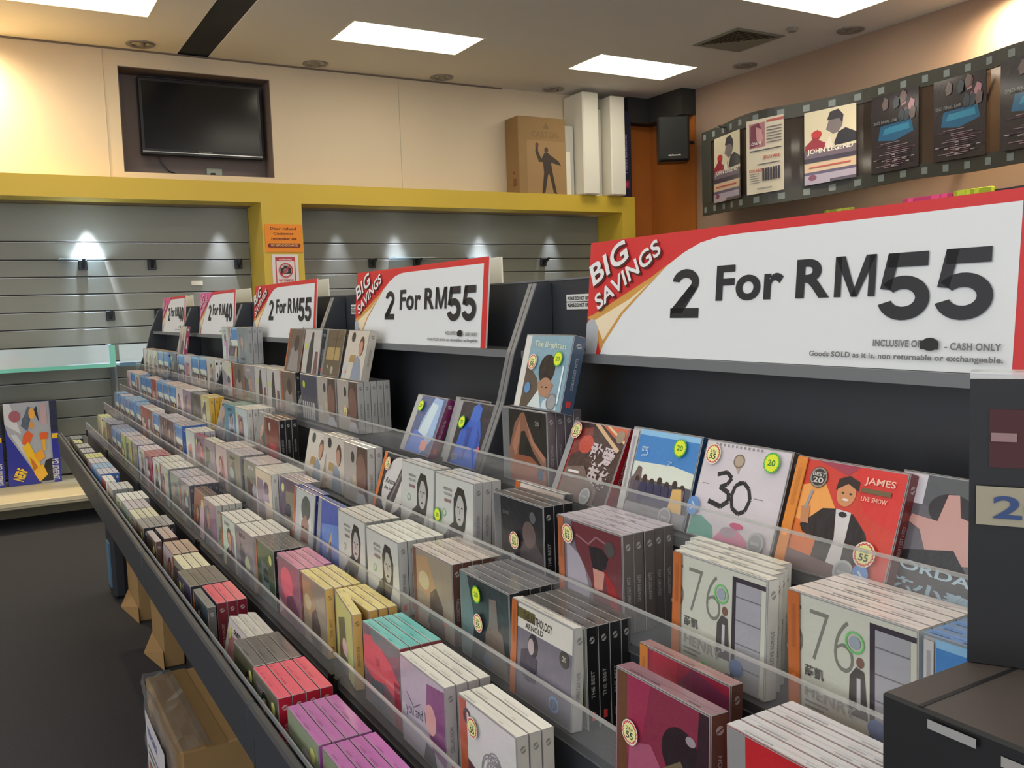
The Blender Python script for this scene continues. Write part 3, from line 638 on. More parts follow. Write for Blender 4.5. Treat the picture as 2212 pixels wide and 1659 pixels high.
# ------------------------------------------------------------------ five rack bays
XF = {1: .347, 2: .475, 3: .570, 4: .655, 5: .755}
BZ = {1: -.70, 2: -.60, 3: -.50, 4: -.405, 5: -.295}
DY = [.365, 1.40, 2.475, 3.50, 4.465, 5.36]
BAY = ['nearest rack bay', 'second rack bay', 'third rack bay', 'fourth rack bay', 'farthest rack bay']
TIER = {1: 'lowest', 2: 'second', 3: 'middle', 4: 'fourth', 5: 'top', 6: 'upper'}
step = {1: .336, 2: .463, 3: .558, 4: .643, 5: .738, 6: .90}
m_under = mat('rack_base_dark', c(36, 34, 34), .7)
for k in range(5):
    y0, y1 = DY[k]+.001, DY[k+1]-.001
    o = empty('cd_rack', (.65, (y0+y1)/2, FZ), 'charcoal stepped music rack with clear lips, %s' % BAY[k], 'rack', 'stepped rack bays in a row')
    for t in range(1, 6):
        z = BZ[t]-.002
        part('tier_shelf', MB().box(step[t], step[t+1], y0, y1, z-.012, z), m_rack, o)
        if t > 1: part('riser', MB().box(step[t], step[t]+.010, y0, y1, BZ[t-1]-.002, z-.012), m_rack, o)
    b = MB(); b.cbox(.318, .334, y0, y1, -.655, -.606, .004, WHITE); part('front_rail', b, m_rack, o)
    part('rail_trim', MB().box(.3345, .337, y0, y1, -.606, -.598), m_rackedge, o)
    part('rail_backing', MB().box(.326, .336, y0, y1, -.714, -.655), m_rack, o)
    for t in range(2, 6):
        x = XF[t]-.012 if t < 5 else .742; z = BZ[t]
        if t == 5: x = .733
        part('acrylic_lip', MB().box(x-.003, x, y0+.004, y1-.004, z-.012, z+.042), m_lip, o)
        part('lip_edge', MB().box(x-.0034, x+.0004, y0+.004, y1-.004, z+.042, z+.045), m_lipedge, o)
        for yy in (y0+.004, y1-.019): part('lip_clip', MB().box(x-.006, x+.001, yy, yy+.015, z-.030, z+.004), m_black, o)
    part('back_panel', MB().box(.90, .916, y0, y1, -.297, .040), m_rack, o)
    part('top_edge', MB().box(.8985, .9175, y0, y1, .040, .043), m_rackedge, o)
    b = MB(); b.box(.835, .90, y0+.013, y1-.013, -.095, -.083); part('sign_shelf', b, m_rack, o)
    part('shelf_edge', MB().box(.829, .835, y0+.013, y1-.013, -.0965, -.0825), m_rackedge, o)
    prof = [(.739, -.297), (.754, -.262), (.793, -.172), (.816, -.088), (.868, .036), (.8984, .036), (.8984, -.297)]
    part('side_panel', MB().prism(prof, 1, y0, y0+.012), m_rack, o)
    part('side_panel', MB().prism(prof, 1, y1-.012, y1), m_rack, o)
    for ya in (y0, y1-.0125):
        b = MB()
        for (a, d) in zip(prof[1:5], prof[2:5]):
            b.prism([(a[0]-.002, a[1]), (d[0]-.002, d[1]), (d[0], d[1]), (a[0], a[1])], 1, ya+.0002, ya+.0118)
        part('panel_edge', b, m_rackedge, o)
    part('base_cabinet', MB().box(.70, .99, y0+.01, y1-.01, FZ+.001, -.714), m_under, o)
    part('bottom_board', MB().box(.336, 1.0, y0, y1, -.735, -.715), m_under, o)
    part('rear_shelf', MB().box(.917, 1.06, y0, y1, -.112, -.10), m_rack, o)
    part('rear_board', MB().box(1.0, 1.02, y0, y1, -.735, -.112), m_rack, o)
    if k in (0, 1, 2):
        b = MB(); b.box(.898, .8995, y1-.14, y1-.06, -.012, .014, c(214, 212, 206)); 
        Plane((.898, y1-.06, -.012), (0, -.08, 0), (0, 0, .026), (-1, 0, 0), .0004).draw(b, [('t', 'PLEASE DO NOT OPEN', .05, .60, .9, .25, BLACK, .03), ('t', 'PLEASE DO NOT OPEN', .05, .15, .9, .25, BLACK, .03), ('r', 0, .47, 1, .53, c(60, 60, 62))])
        part('notice_label', b, m_matte, o)

# signs on the shelves
def sign(yf, yn, price, k, lab, tilt=0):
    wd = yf-yn; H = .176
    a = math.atan2(.016, H); O = Vector((.836, yf, -.082)); V = Vector((math.sin(a)*H, 0, math.cos(a)*H)); U = Vector((0, -wd, 0)); N = Vector((-math.cos(a), 0, math.sin(a)))
    o = empty('price_sign', (.84, (yf+yn)/2, -.082), lab, 'sign', 'savings signs along the top of the rack')
    b = MB(); q = [O, O+U, O+U+V, O+V]; b.add(q+[p-N*.0035 for p in q], [(0, 1, 2, 3), (7, 6, 5, 4), (0, 4, 5, 1), (1, 5, 6, 2), (2, 6, 7, 3), (3, 7, 4, 0)], c(200, 196, 190)); part('board', b, m_sign, o)
    b = MB(); red = c(206, 42, 44) if price == '55' else c(200, 50, 60); W2 = c(222, 224, 224); ink = c(28, 28, 34); gold = c(206, 150, 70); pink = c(214, 96, 150)
    f = lambda u: (u+.035)/1.035
    cr = [(f(.021), 0), (f(.03), .08), (f(.098), .355), (f(.165), .54), (f(.237), .735), (f(.287), .83), (f(.335), .895), (f(.386), .925), (f(.44), .93)]
    L = [('r', 0, 0, 1, 1, red)]
    if price == '40': L.append(('p', [(0, .3), (0, 1), (.36, 1), (.30, .85), (.2, .65), (.1, .45)], pink))
    L += [('p', cr+[(.972, .93), (.972, 0)], W2),
          ('p', [(0, .33), (f(-.016), .345), (f(.19), .655), (f(.287), .83), (f(.237), .735), (f(.165), .54), (f(.098), .355), (f(.03), .08), (f(.021), .02), (f(0), .26)], gold),
          ('p', [(f(-.005), .30), (f(.12), .48), (f(.19), .62), (f(.15), .52), (f(.09), .36), (f(.03), .12), (f(.015), .2)], c(232, 214, 180)),
          ('p', [(0, 0), (0, .27), (.012, .31), (.028, .31), (.042, .24), (.046, .14), (.040, 0)], c(170, 172, 178)),
          ('g', '2', f(.257), .317, f(.341)-f(.257), .382, .085, ink), ('t', 'For', f(.387), .44, f(.555)-f(.387), .265, ink, .028), ('t', 'R', f(.584), .444, .070, .26, ink, .03), ('g', 'M', f(.666), .444, f(.745)-f(.666), .26, .052, ink),
          ('g', price[0], f(.751), .295, f(.842)-f(.751), .405, .095, ink), ('g', price[1], f(.849), .295, f(.940)-f(.849), .405, .095, ink)]
    big = [('BIG', f(-.012), .60, .135, .20, .42), ('SAVINGS', f(.010), .385, .235, .145, .50)]
    for dx, dy, col in ((.004, -.018, c(70, 20, 22)), (0, 0, c(228, 226, 224))):
        for s_, x, y, w_, h_, r_ in big:
            if price == '40': col = c(228, 190, 200) if dx == 0 else c(180, 60, 110)
            L.append(('t', s_, x+dx, y+dy, w_, h_, col, .022, r_))
    L += [('t', 'INCLUSIVE OF', f(.749), .135, .082, .042, c(110, 110, 112), .03), ('t', '- CASH ONLY', f(.872), .125, .082, .042, c(110, 110, 112), .03), ('e', f(.848), .155, .014, .038, BLACK), ('r', f(.832), .125, f(.862), .175, BLACK), ('t', 'Goods SOLD as it is, non returnable or exchangeable.', f(.625), .05, .325, .045, c(110, 110, 112), .03)]
    # 't' width is a fraction of the sheet: convert
    L = [(it if it[0] != 't' else it) for it in L]
    Plane(O, U, V, N, .00022).draw(b, L); part('print', b, m_sign, o)
sign(1.195, .478, '55', 0, 'large BIG SAVINGS sign reading 2 For RM55, nearest the camera')
sign(2.235, 1.530, '55', 1, 'BIG SAVINGS sign reading 2 For RM55, second from the camera')
sign(3.240, 2.555, '55', 2, 'smaller looking BIG SAVINGS sign reading 2 For RM55, third from the camera')
sign(4.150, 3.52, '40', 3, 'pink cornered sign reading 2 For RM40, fourth from the camera')
sign(5.09, 4.485, '40', 4, 'farthest and smallest sign reading 2 For RM40')
for k, (yn, wd) in enumerate(((1.70, .70), (2.82, .72), (3.78, .70), (4.95, .38))):
    o = empty('rear_sign', (.985, yn+wd/2, -.10), 'blank white back of a card sign behind the %s price sign' % ['second', 'third', 'fourth', 'farthest'][k], 'sign', 'card signs on the far side of the rack')
    part('board', MB().cbox(.975, .979, yn, yn+wd, -.0985, .102, .001, c(226, 222, 204)), m_matte, o)

# ------------------------------------------------------------------ CD cases
T = .0165; CW = .142; CH = .124
WT, LV, PK, PU, TQ, YE, BK, GY, DG, RD, CR, TN, BL, LB, BR, LY = (c(226, 224, 216), c(196, 186, 192), c(232, 92, 116), c(168, 92, 158), c(112, 196, 192), c(226, 208, 132), c(44, 44, 46), c(132, 130, 128), c(92, 90, 90), c(196, 40, 48),
    c(222, 218, 186), c(190, 164, 140), c(58, 96, 168), c(120, 164, 206), c(92, 64, 54), c(206, 206, 110))
ORG = c(214, 118, 44); NM = {}
for k_, v_ in (('white', WT), ('lilac grey', LV), ('pink', PK), ('purple', PU), ('turquoise', TQ), ('yellow', YE), ('black', BK), ('grey', GY), ('dark grey', DG), ('red', RD), ('cream', CR), ('tan', TN), ('blue', BL), ('pale blue', LB), ('brown', BR), ('lime yellow', LY)): NM[v_] = k_
def sc(col, k): return tuple(min(1, q*k) for q in col[:3])+(1,)
def hair(x, y, r, col, skin, k=1.0):     # a small portrait: hair, face, shoulders
    return [('p', [(x-r*2.0, 0), (x-r*1.7, y-r*1.9), (x-r*.7, y-r*1.25), (x+r*.7, y-r*1.25), (x+r*1.7, y-r*1.9), (x+r*2.0, 0)], sc(col, .8)), ('e', x, y+r*.15, r*.95, r*1.15, col), ('r', x-r*.3, y-r*1.5, x+r*.3, y-r*.5, sc(skin, .85)), ('e', x, y-r*.1, r*.68, r*.9, skin),
            ('e', x-r*.26, y, r*.12, r*.06, sc(skin, .35), 8), ('e', x+r*.26, y, r*.12, r*.06, sc(skin, .35), 8), ('e', x, y-r*.5, r*.2, r*.07, c(150, 70, 66), 8)]
SK = c(206, 160, 132)
def obi(col=ORG): return [('r', 0, 0, .095, 1, col), ('r', .095, 0, .105, 1, sc(col, .7)), ('e', .048, .30, .03, .035, sc(col, 1.5), 10), ('r', .03, .55, .066, .90, sc(col, .8))]
RIM = [('r', 0, 0, 1, 1, c(150, 150, 150))]
def fill(col): return RIM+[('r', .008, .01, .992, .99, col)]
def art(kind, seed=0):
    R = random.Random(seed*7+3)
    if kind == 'jordan': return fill(c(96, 92, 98))+[('r', .008, .75, .20, .99, c(205, 200, 208)), ('p', [(.2, .75), (.2, .99), (.99, .99), (.99, .7)], c(84, 86, 90)), ('e', .42, .74, .17, .13, c(40, 34, 40)), ('p', [(.38, .86), (.46, .87), (.5, .70), (.66, .66), (.84, .72), (.86, .66), (.7, .60), (.88, .56), (.8, .38), (.5, .32), (.3, .38), (.22, .55), (.12, .60), (.14, .66), (.34, .64)], c(196, 150, 142)),
        ('p', [(.008, .34), (.5, .44), (.62, .28), (.992, .14), (.992, .01), (.008, .01)], c(24, 24, 28)), ('t', 'JORDAN', .06, .20, .74, .10, c(170, 200, 216), .02, -.06), ('t', '陈小春', .06, .06, .66, .10, c(150, 184, 204), .03, -.06)]
    if kind == 'suit': return fill(c(204, 62, 48))+[('p', [(.1, .35), (.1, .75), (.3, .82), (.45, .6), (.5, .3)], c(236, 160, 84)), ('p', [(.1, .01), (.1, .45), (.5, .35), (.5, .01)], c(214, 110, 40)), ('p', [(.55, .99), (.992, .99), (.992, .5), (.7, .6)], c(212, 50, 44)), ('p', [(.2, .99), (.6, .99), (.5, .90)], c(160, 60, 80)),
        ('p', [(.16, .40), (.34, .58), (.46, .60), (.62, .58), (.76, .44), (.84, .20), (.68, .16), (.66, .01), (.32, .01), (.34, .30), (.20, .34)], c(40, 32, 34)), ('p', [(.46, .60), (.60, .59), (.60, .01), (.46, .01), (.50, .35)], c(206, 200, 200)), ('e', .53, .56, .04, .025, BK, 8),
        ('e', .52, .74, .085, .11, c(206, 142, 96)), ('p', [(.42, .76), (.43, .86), (.52, .90), (.62, .86), (.62, .78), (.52, .83)], c(44, 28, 26)), ('e', .49, .745, .014, .009, BK, 8), ('e', .56, .745, .014, .009, BK, 8), ('e', .525, .69, .03, .012, c(230, 210, 200), 8), ('p', [(.14, .56), (.22, .58), (.24, .42), (.16, .42)], c(190, 130, 90)), ('l', [(.18, .55), (.21, .72)], .03, c(150, 150, 156)),
        ('e', .24, .84, .085, .095, c(56, 48, 44)), ('o', .24, .84, .08, .09, .012, c(150, 140, 130)), ('t', 'BEST', .18, .85, .12, .035, c(200, 196, 190)), ('t', '20', .19, .79, .10, .05, c(200, 196, 190)), ('t', 'JAMES', .66, .84, .26, .075, c(240, 190, 170), .02), ('r', .64, .78, .90, .82, c(110, 90, 60)), ('t', 'LIVE SHOW', .66, .71, .22, .04, c(240, 180, 160)), ('p', [(.008, .01), (.008, .18), (.6, .12), (.992, .024), (.992, .01)], c(110, 84, 84))]+obi(c(216, 132, 50))
    if kind == 'thirty': return fill(c(206, 198, 204))+[('l', [(.22, .66), (.33, .70), (.40, .65), (.36, .58), (.28, .54)], .045, BK), ('l', [(.28, .545), (.40, .50), (.42, .42), (.34, .35), (.18, .38)], .05, BK), ('l', [(.52, .63), (.46, .58), (.44, .47), (.48, .36), (.56, .32), (.63, .36), (.66, .48), (.62, .58), (.55, .63), (.50, .61)], .042, BK),
        ('l', [(.06, .55), (.14, .55)], .008, GY), ('l', [(.7, .5), (.8, .5)], .008, GY), ('e', .44, .83, .065, .07, c(176, 158, 138)), ('o', .44, .83, .065, .07, .012, c(120, 104, 90)), ('p', [(.42, .76), (.47, .76), (.46, .70)], c(176, 158, 138)),
        ('p', [(.02, .01), (.02, .20), (.14, .22), (.30, .14), (.34, .02)], c(96, 160, 144)), ('p', [(.34, .02), (.42, .14), (.56, .18), (.70, .10), (.80, .02)], c(206, 130, 160)), ('e', .58, .20, .08, .03, c(200, 60, 110)), ('e', .50, .12, .09, .05, c(170, 150, 160))]+[('r', .12+.05*k, .955, .135+.05*k, .98, GY) for k in range(12)]
    if kind == 'blue': return fill(c(178, 176, 176))+[('r', .12, .55, .992, .99, c(70, 132, 196)), ('r', .12, .93, .992, .99, c(140, 190, 226)), ('p', [(.12, .62), (.12, .46), (.992, .40), (.992, .60), (.7, .64)], c(214, 220, 206)), ('r', .12, .16, .992, .44, c(84, 86, 96)), ('p', [(.12, .38), (.2, .58), (.26, .56), (.30, .24), (.18, .18)], c(110, 92, 92))]+\
        [('e', .22+.11*k, .42+.03*(k % 2), .035, .045, c(64, 48, 44)) for k in range(7)]+[('p', [(.16+.11*k, .18), (.17+.11*k, .40), (.26+.11*k, .41), (.28+.11*k, .18)], c(*R.choice([(120, 96, 110), (60, 60, 90), (150, 120, 110), (90, 84, 100)]))) for k in range(7)]+\
        [('p', [(.74, .16), (.76, .40), (.88, .42), (.94, .16)], c(216, 176, 110)), ('r', .12, .02, .992, .16, c(150, 148, 152)), ('t', '起飞', .20, .80, .10, .12, c(190, 210, 226), .01, -1.5), ('l', [(.60, .62), (.68, .68), (.62, .68)], .008, c(180, 200, 226)), ('r', .012, .05, .11, .97, c(196, 194, 192)), ('r', .04, .3, .08, .9, c(160, 158, 160)), ('t', 'flight crew', .35, .09, .3, .04, GY)]
    if kind == 'redcn': 
        L = fill(c(60, 36, 36))+[('r', .11, .01, .14, .99, c(150, 30, 30)), ('p', [(.14, .55), (.14, .90), (.4, .95), (.45, .7)], c(120, 40, 36)), ('e', .36, .72, .13, .12, c(186, 66, 50)), ('p', [(.55, .99), (.992, .99), (.992, .80), (.8, .86)], c(196, 90, 56)), ('p', [(.4, .99), (.5, .99), (.95, .72), (.92, .68)], c(206, 170, 130)), ('p', [(.62, .99), (.68, .99), (.99, .84), (.99, .80)], c(216, 190, 150)),
           ('t', '敢爱', .45, .50, .45, .28, c(196, 180, 184), .03, -.1), ('t', '英雄', .52, .24, .42, .24, c(190, 176, 178), .03, -.1), ('p', [(.14, .01), (.14, .4), (.45, .45), (.6, .3), (.8, .2), (.8, .01)], c(112, 92, 86)), ('e', .90, .88, .07, .08, c(150, 130, 110)), ('r', .2, .34, .4, .37, c(220, 220, 220)), ('r', .18, .28, .36, .30, c(210, 210, 210))]
        return L+[('r', .012, .01, .11, .99, c(150, 150, 152))]
    if kind == 'hands': return fill(c(34, 34, 36))+[('r', .01, .01, .16, .99, c(110, 112, 114)), ('p', [(.16, .45), (.30, .80), (.44, .95), (.52, .97), (.60, .80), (.74, .58), (.97, .40), (.97, .20), (.7, .45), (.52, .72), (.44, .70), (.34, .30), (.16, .2)], c(140, 96, 76)), ('p', [(.22, .50), (.44, .90), (.40, .62), (.30, .35)], c(170, 120, 96)), ('p', [(.56, .86), (.70, .60), (.97, .40), (.92, .34), (.66, .56)], c(172, 122, 100)),
        ('p', [(.42, .35), (.48, .60), (.60, .52), (.66, .35)], c(30, 28, 30)), ('p', [(.16, .2), (.34, .38), (.66, .38), (.97, .2), (.97, .01), (.16, .01)], c(150, 84, 56)), ('e', .80, .84, .06, .06, c(50, 50, 50)), ('t', '20', .76, .81, .08, .06, c(150, 150, 150)), ('e', .84, .17, .07, .08, c(60, 84, 116))]
    if kind == 'man': return fill(c(130, 164, 180))+[('r', .01, .01, .13, .99, c(214, 212, 206)), ('p', [(.13, .01), (.13, .62), (.42, .40), (.5, .01)], c(86, 76, 68)), ('e', .58, .54, .17, .20, c(34, 30, 32)), ('p', [(.44, .36), (.46, .20), (.70, .16), (.78, .34), (.66, .40)], c(158, 116, 90)), ('e', .60, .30, .14, .13, c(168, 128, 102)), ('e', .64, .30, .02, .01, BK, 8), ('e', .55, .30, .02, .01, BK, 8), ('p', [(.30, .02), (.48, .26), (.56, .10), (.60, .02)], c(206, 216, 216)), ('p', [(.60, .02), (.62, .12), (.78, .20), (.90, .10), (.92, .02)], c(196, 214, 220)),
        ('t', 'The Brightest', .22, .82, .68, .10, c(220, 224, 190), .0, -.03), ('e', .80, .12, .11, .12, c(150, 152, 156)), ('o', .80, .12, .10, .11, .01, c(90, 90, 92)), ('e', .24, .27, .065, .075, c(90, 140, 190)), ('r', .90, .1, .93, .6, c(220, 236, 240))]
    if kind == 'hood': return fill(c(28, 34, 54))+[('r', .01, .01, .14, .99, c(150, 152, 156)), ('p', [(.22, .01), (.28, .52), (.46, .72), (.74, .74), (.86, .50), (.92, .01)], c(40, 92, 190)), ('p', [(.46, .72), (.48, .93), (.60, .99), (.72, .92), (.72, .72)], c(52, 104, 200)), ('p', [(.44, .60), (.5, .1), (.56, .1), (.58, .62)], c(28, 66, 150)), ('p', [(.74, .6), (.80, .2), (.84, .2), (.84, .5)], c(30, 70, 156)), ('e', .30, .12, .10, .06, c(100, 110, 140)), ('e', .88, .30, .04, .05, c(220, 90, 120))]
    if kind == 'ice': return fill(c(70, 92, 140))+[('r', .01, .01, .17, .99, c(170, 172, 174)), ('p', [(.34, .01), (.44, .60), (.62, .99), (.90, .96), (.95, .3), (.7, .01)], c(150, 180, 220)), ('p', [(.42, .3), (.60, .9), (.80, .86), (.72, .3)], c(196, 216, 226)), ('p', [(.17, .01), (.3, .4), (.7, .3), (.7, .01)], c(78, 120, 206)), ('r', .64, .08, .84, .24, c(226, 150, 140))]
    if kind == 'face': return fill(c(196, 198, 192))+[('p', [(.40, .01), (.36, .3), (.50, .40), (.50, .72), (.60, .90), (.76, .88), (.84, .66), (.80, .36), (.70, .12), (.66, .01)], c(46, 46, 46)), ('e', .66, .58, .115, .21, c(178, 176, 172)), ('p', [(.50, .55), (.53, .8), (.64, .84), (.62, .78), (.55, .6)], c(56, 56, 56)), ('e', .62, .62, .025, .012, BK, 8), ('e', .72, .62, .025, .012, BK, 8), ('e', .66, .46, .035, .016, c(70, 66, 66), 8), ('l', [(.67, .62), (.655, .53)], .01, c(120, 118, 116)), ('p', [(.22, .12), (.40, .30), (.38, .14), (.26, .06)], c(90, 90, 90)),
        ('t', 'MISSING', .24, .80, .22, .04, GY), ('t', 'YOU LIVE', .24, .73, .22, .04, GY), ('r', .26, .64, .44, .68, c(140, 110, 110)), ('o', .26, .48, .05, .055, .01, c(90, 170, 90)), ('e', .66, .10, .05, .04, c(200, 110, 110))]
    if kind == 'disc': return fill(c(30, 28, 30))+[('e', .58, .52, .40, .46, c(206, 202, 198)), ('p', [(.5, .028), (.42, .3), (.6, .6), (.7, .9), (.80, .80), (.74, .5), (.66, .1)], c(80, 72, 74)), ('l', [(.5, .2), (.72, .75)], .05, c(130, 122, 120)), ('t', 'Retro', .26, .52, .32, .09, c(60, 56, 56)), ('t', 'diva love', .26, .42, .3, .06, c(60, 56, 56))]+obi()
    if kind == '576': return fill(c(196, 198, 184))+[('t', '576', -.02, .50, .56, .40, c(122, 124, 114), -.02),
        ('r', .66, .01, .70, .95, c(56, 50, 58)), ('r', .66, .91, .992, .95, c(56, 50, 58)), ('r', .70, .01, .95, .91, c(160, 160, 166))]+[('r', .70, .18+.2*k, .95, .19+.2*k, c(110, 108, 112)) for k in range(4)]+[('e', .59, .62, .030, .04, c(120, 90, 80)), ('p', [(.50, .20), (.51, .50), (.56, .58), (.62, .56), (.65, .2)], c(78, 74, 72)), ('r', .565, .26, .595, .50, c(190, 190, 194)),
        ('t', '薛凱', .14, .36, .16, .09, c(90, 88, 84)), ('t', 'HENRY', .14, .20, .42, .09, c(150, 144, 134), .02, -.06), ('r', .14, .15, .34, .165, GY), ('r', .14, .11, .30, .125, GY), ('o', .55, .76, .075, .085, .014, c(110, 190, 110)), ('e', .55, .76, .045, .05, c(150, 160, 170)), ('e', .72, .17, .07, .075, c(92, 118, 168)), ('e', .66, .05, .07, .045, c(110, 100, 120)), ('e', .38, .07, .025, .025, c(90, 220, 100))]+obi(c(184, 102, 50))
    if kind == 'redhair': return fill(c(120, 112, 120))+[('p', [(.14, .01), (.14, .75), (.40, .62), (.5, .3), (.45, .01)], c(168, 160, 170)), ('p', [(.22, .99), (.3, .70), (.52, .42), (.60, .01), (.99, .01), (.99, .99)], c(106, 50, 56)), ('p', [(.5, .78), (.56, .55), (.74, .56), (.80, .72), (.7, .80)], c(40, 34, 38)), ('p', [(.56, .56), (.58, .34), (.70, .36), (.74, .56)], c(196, 140, 126)), ('p', [(.72, .60), (.90, .44), (.97, .1), (.85, .1)], c(150, 34, 40)), ('l', [(.3, .86), (.5, .80), (.62, .90), (.86, .84)], .02, c(150, 104, 112)), ('e', .82, .82, .075, .08, c(80, 76, 74)), ('e', .9, .15, .06, .07, c(110, 130, 170))]+obi(c(170, 96, 60))
    if kind == 'darkman': return fill(c(32, 34, 40))+[('r', .01, .01, .15, .99, c(92, 94, 98)), ('p', [(.5, .01), (.55, .5), (.8, .6), (.99, .4), (.99, .01)], c(70, 62, 66)), ('e', .72, .62, .13, .16, c(96, 80, 78)), ('e', .38, .28, .05, .05, c(130, 130, 134)), ('t', 'PHENOMENA', .30, .10, .60, .08, c(130, 124, 124), .03, -.05), ('e', .80, .84, .06, .07, c(90, 90, 90)), ('t', 'LIVE', .2, .78, .12, .04, c(110, 110, 110))]
    if kind == 'wave': return fill(c(222, 206, 196))+[('p', [(.12, .01), (.14, .34), (.35, .42), (.5, .36), (.75, .42), (.99, .3), (.99, .01)], c(38, 38, 42)), ('l', [(.3, .86), (.5, .80), (.44, .7), (.6, .62)], .02, c(170, 150, 150)), ('e', .28, .20, .08, .09, c(92, 118, 160)), ('e', .52, .10, .04, .05, c(220, 190, 60))]+obi(c(206, 104, 46))
    if kind == 'antho': return fill(c(112, 106, 118))+[('r', .105, .74, .992, .99, c(206, 202, 192)), ('r', .105, .84, .40, .95, c(96, 88, 50)), ('t', 'THE ANTHOLOGY', .20, .84, .48, .09, c(60, 54, 44), .03, -.02), ('t', 'ARNOLD', .24, .76, .30, .06, c(80, 74, 66), .03), ('p', [(.16, .30), (.18, .52), (.34, .58), (.46, .48), (.44, .24), (.28, .22)], c(60, 52, 70)), ('e', .38, .62, .08, .12, c(40, 34, 42)), ('e', .35, .60, .05, .085, c(176, 158, 158)), ('e', .88, .66, .075, .085, c(70, 66, 62)), ('t', '20', .85, .64, .06, .05, c(180, 176, 168)), ('o', .74, .16, .08, .08, .02, c(120, 156, 206)), ('l', [(.72, .10), (.76, .22)], .02, c(92, 130, 196))]+obi(c(176, 96, 46))
    if kind == 'teal': return fill(c(46, 54, 58))+[('p', [(.01, .01), (.01, .99), (.16, .99), (.30, .5), (.2, .01)], c(96, 118, 118)), ('p', [(.5, .01), (.52, .4), (.62, .6), (.86, .5), (.95, .01)], c(110, 98, 88)), ('p', [(.60, .5), (.62, .84), (.76, .86), (.78, .52)], c(116, 104, 98)), ('e', .56, .10, .09, .08, c(84, 90, 120))]
    if kind == 'brown': return fill(c(150, 136, 118))+[('r', .01, .01, .10, .99, c(110, 66, 50)), ('p', [(.1, .5), (.1, .9), (.4, .95), (.6, .6), (.4, .4)], c(176, 140, 104)), ('p', [(.4, .01), (.45, .5), (.6, .6), (.75, .4), (.8, .01)], c(90, 78, 72)), ('p', [(.35, .1), (.42, .25), (.5, .02)], c(60, 52, 52)), ('e', .30, .62, .14, .12, c(196, 180, 140)), ('e', .8, .2, .03, .03, c(210, 90, 70))]
    if kind == 'bluesky': return fill(c(60, 84, 170))+[('r', .01, .01, .15, .99, c(150, 152, 160)), ('p', [(.3, .01), (.2, .6), (.9, .7), (.99, .2)], c(96, 132, 196)), ('p', [(.45, .2), (.62, .55), (.66, .40), (.6, .15)], c(196, 160, 120)), ('p', [(.5, .15), (.62, .4), (.7, .1)], c(50, 46, 60))]
    if kind == 'chin': return fill(c(186, 190, 190))+[('e', .60, .42, .28, .46, c(206, 204, 200)), ('e', .60, .70, .22, .22, c(70, 82, 84)), ('p', [(.42, .10), (.42, .45), (.60, .60), (.78, .45), (.78, .12)], c(156, 116, 104)), ('e', .52, .36, .05, .03, c(60, 44, 44), 8), ('e', .68, .36, .05, .03, c(60, 44, 44), 8), ('e', .6, .16, .07, .04, c(130, 70, 66), 8)]+obi(c(190, 96, 56))
    if kind == 'pinkcover': return fill(c(150, 96, 112))+[('e', .42, .62, .28, .26, c(226, 104, 122)), ('p', [(.3, .01), (.4, .4), (.7, .5), (.99, .2), (.99, .01)], c(110, 70, 90)), ('p', [(.01, .01), (.01, .3), (.3, .2)], c(190, 160, 160))]
    if kind == 'redcover': return fill(c(120, 96, 104))+[('p', [(.01, .45), (.01, .85), (.3, .92), (.8, .70), (.99, .55), (.99, .30), (.6, .42), (.3, .36)], c(206, 86, 96)), ('p', [(.2, .99), (.3, .86), (.7, .80), (.99, .9), (.99, .99)], c(96, 120, 120)), ('p', [(.15, .01), (.2, .35), (.5, .38), (.62, .01)], c(96, 104, 110)), ('r', .84, .01, .99, .55, c(150, 50, 64)), ('e', .4, .62, .06, .05, c(170, 70, 80))]
    if kind == 'lilacgirl': return fill(c(176, 166, 176))+[('p', [(.62, .90), (.58, .5), (.70, .2), (.99, .1), (.99, .95)], c(120, 70, 110)), ('e', .68, .52, .12, .17, c(206, 156, 150)), ('l', [(.14, .62), (.30, .50), (.46, .60)], .012, c(90, 84, 110)), ('t', 'you and I', .12, .34, .46, .16, c(70, 66, 96), .0, .1), ('p', [(.5, .01), (.56, .22), (.74, .2), (.8, .01)], c(60, 56, 60))]
    if kind == 'curly': return fill(c(206, 204, 200))+[('r', .01, .01, .15, .99, c(170, 84, 50)), ('p', [(.15, .01), (.15, .4), (.32, .34), (.44, .01)], c(96, 60, 66))]+[('o', .62+.06*math.cos(k*1.3), .46+.07*math.sin(k*1.9), .10+.025*(k % 4), .12+.03*(k % 4), .014, c(140, 134, 136)) for k in range(7)]+[('o', .16, .84, .07, .08, .03, c(70, 66, 66)), ('o', .24, .78, .05, .06, .02, c(110, 106, 106)), ('e', .30, .80, .02, .02, BK, 8)]
    if kind == 'redpink': return fill(c(130, 44, 66))+[('r', .02, .01, .13, .99, c(100, 64, 40)), ('p', [(.13, .3), (.13, .99), (.4, .99), (.3, .5)], c(150, 46, 76)), ('p', [(.14, .01), (.16, .42), (.4, .5), (.56, .3), (.5, .01)], c(164, 84, 110)), ('e', .72, .56, .20, .22, c(40, 26, 32)), ('p', [(.5, .35), (.72, .52), (.86, .30), (.9, .01), (.6, .01)], c(110, 96, 70)), ('p', [(.24, .01), (.28, .16), (.42, .16), (.4, .01)], c(210, 180, 170)), ('p', [(.9, .01), (.86, .3), (.9, .99), (.99, .99), (.99, .01)], c(50, 28, 36)), ('e', .82, .72, .05, .04, c(150, 140, 144))]
    if kind == 'redpink2': return fill(c(150, 44, 66))+[('p', [(.2, .5), (.6, .99), (.99, .9), (.99, .3)], c(120, 50, 80)), ('p', [(.15, .01), (.15, .99), (.45, .99), (.4, .01)], c(170, 44, 66)), ('e', .62, .30, .14, .16, c(44, 30, 36))]+obi(c(200, 122, 50))
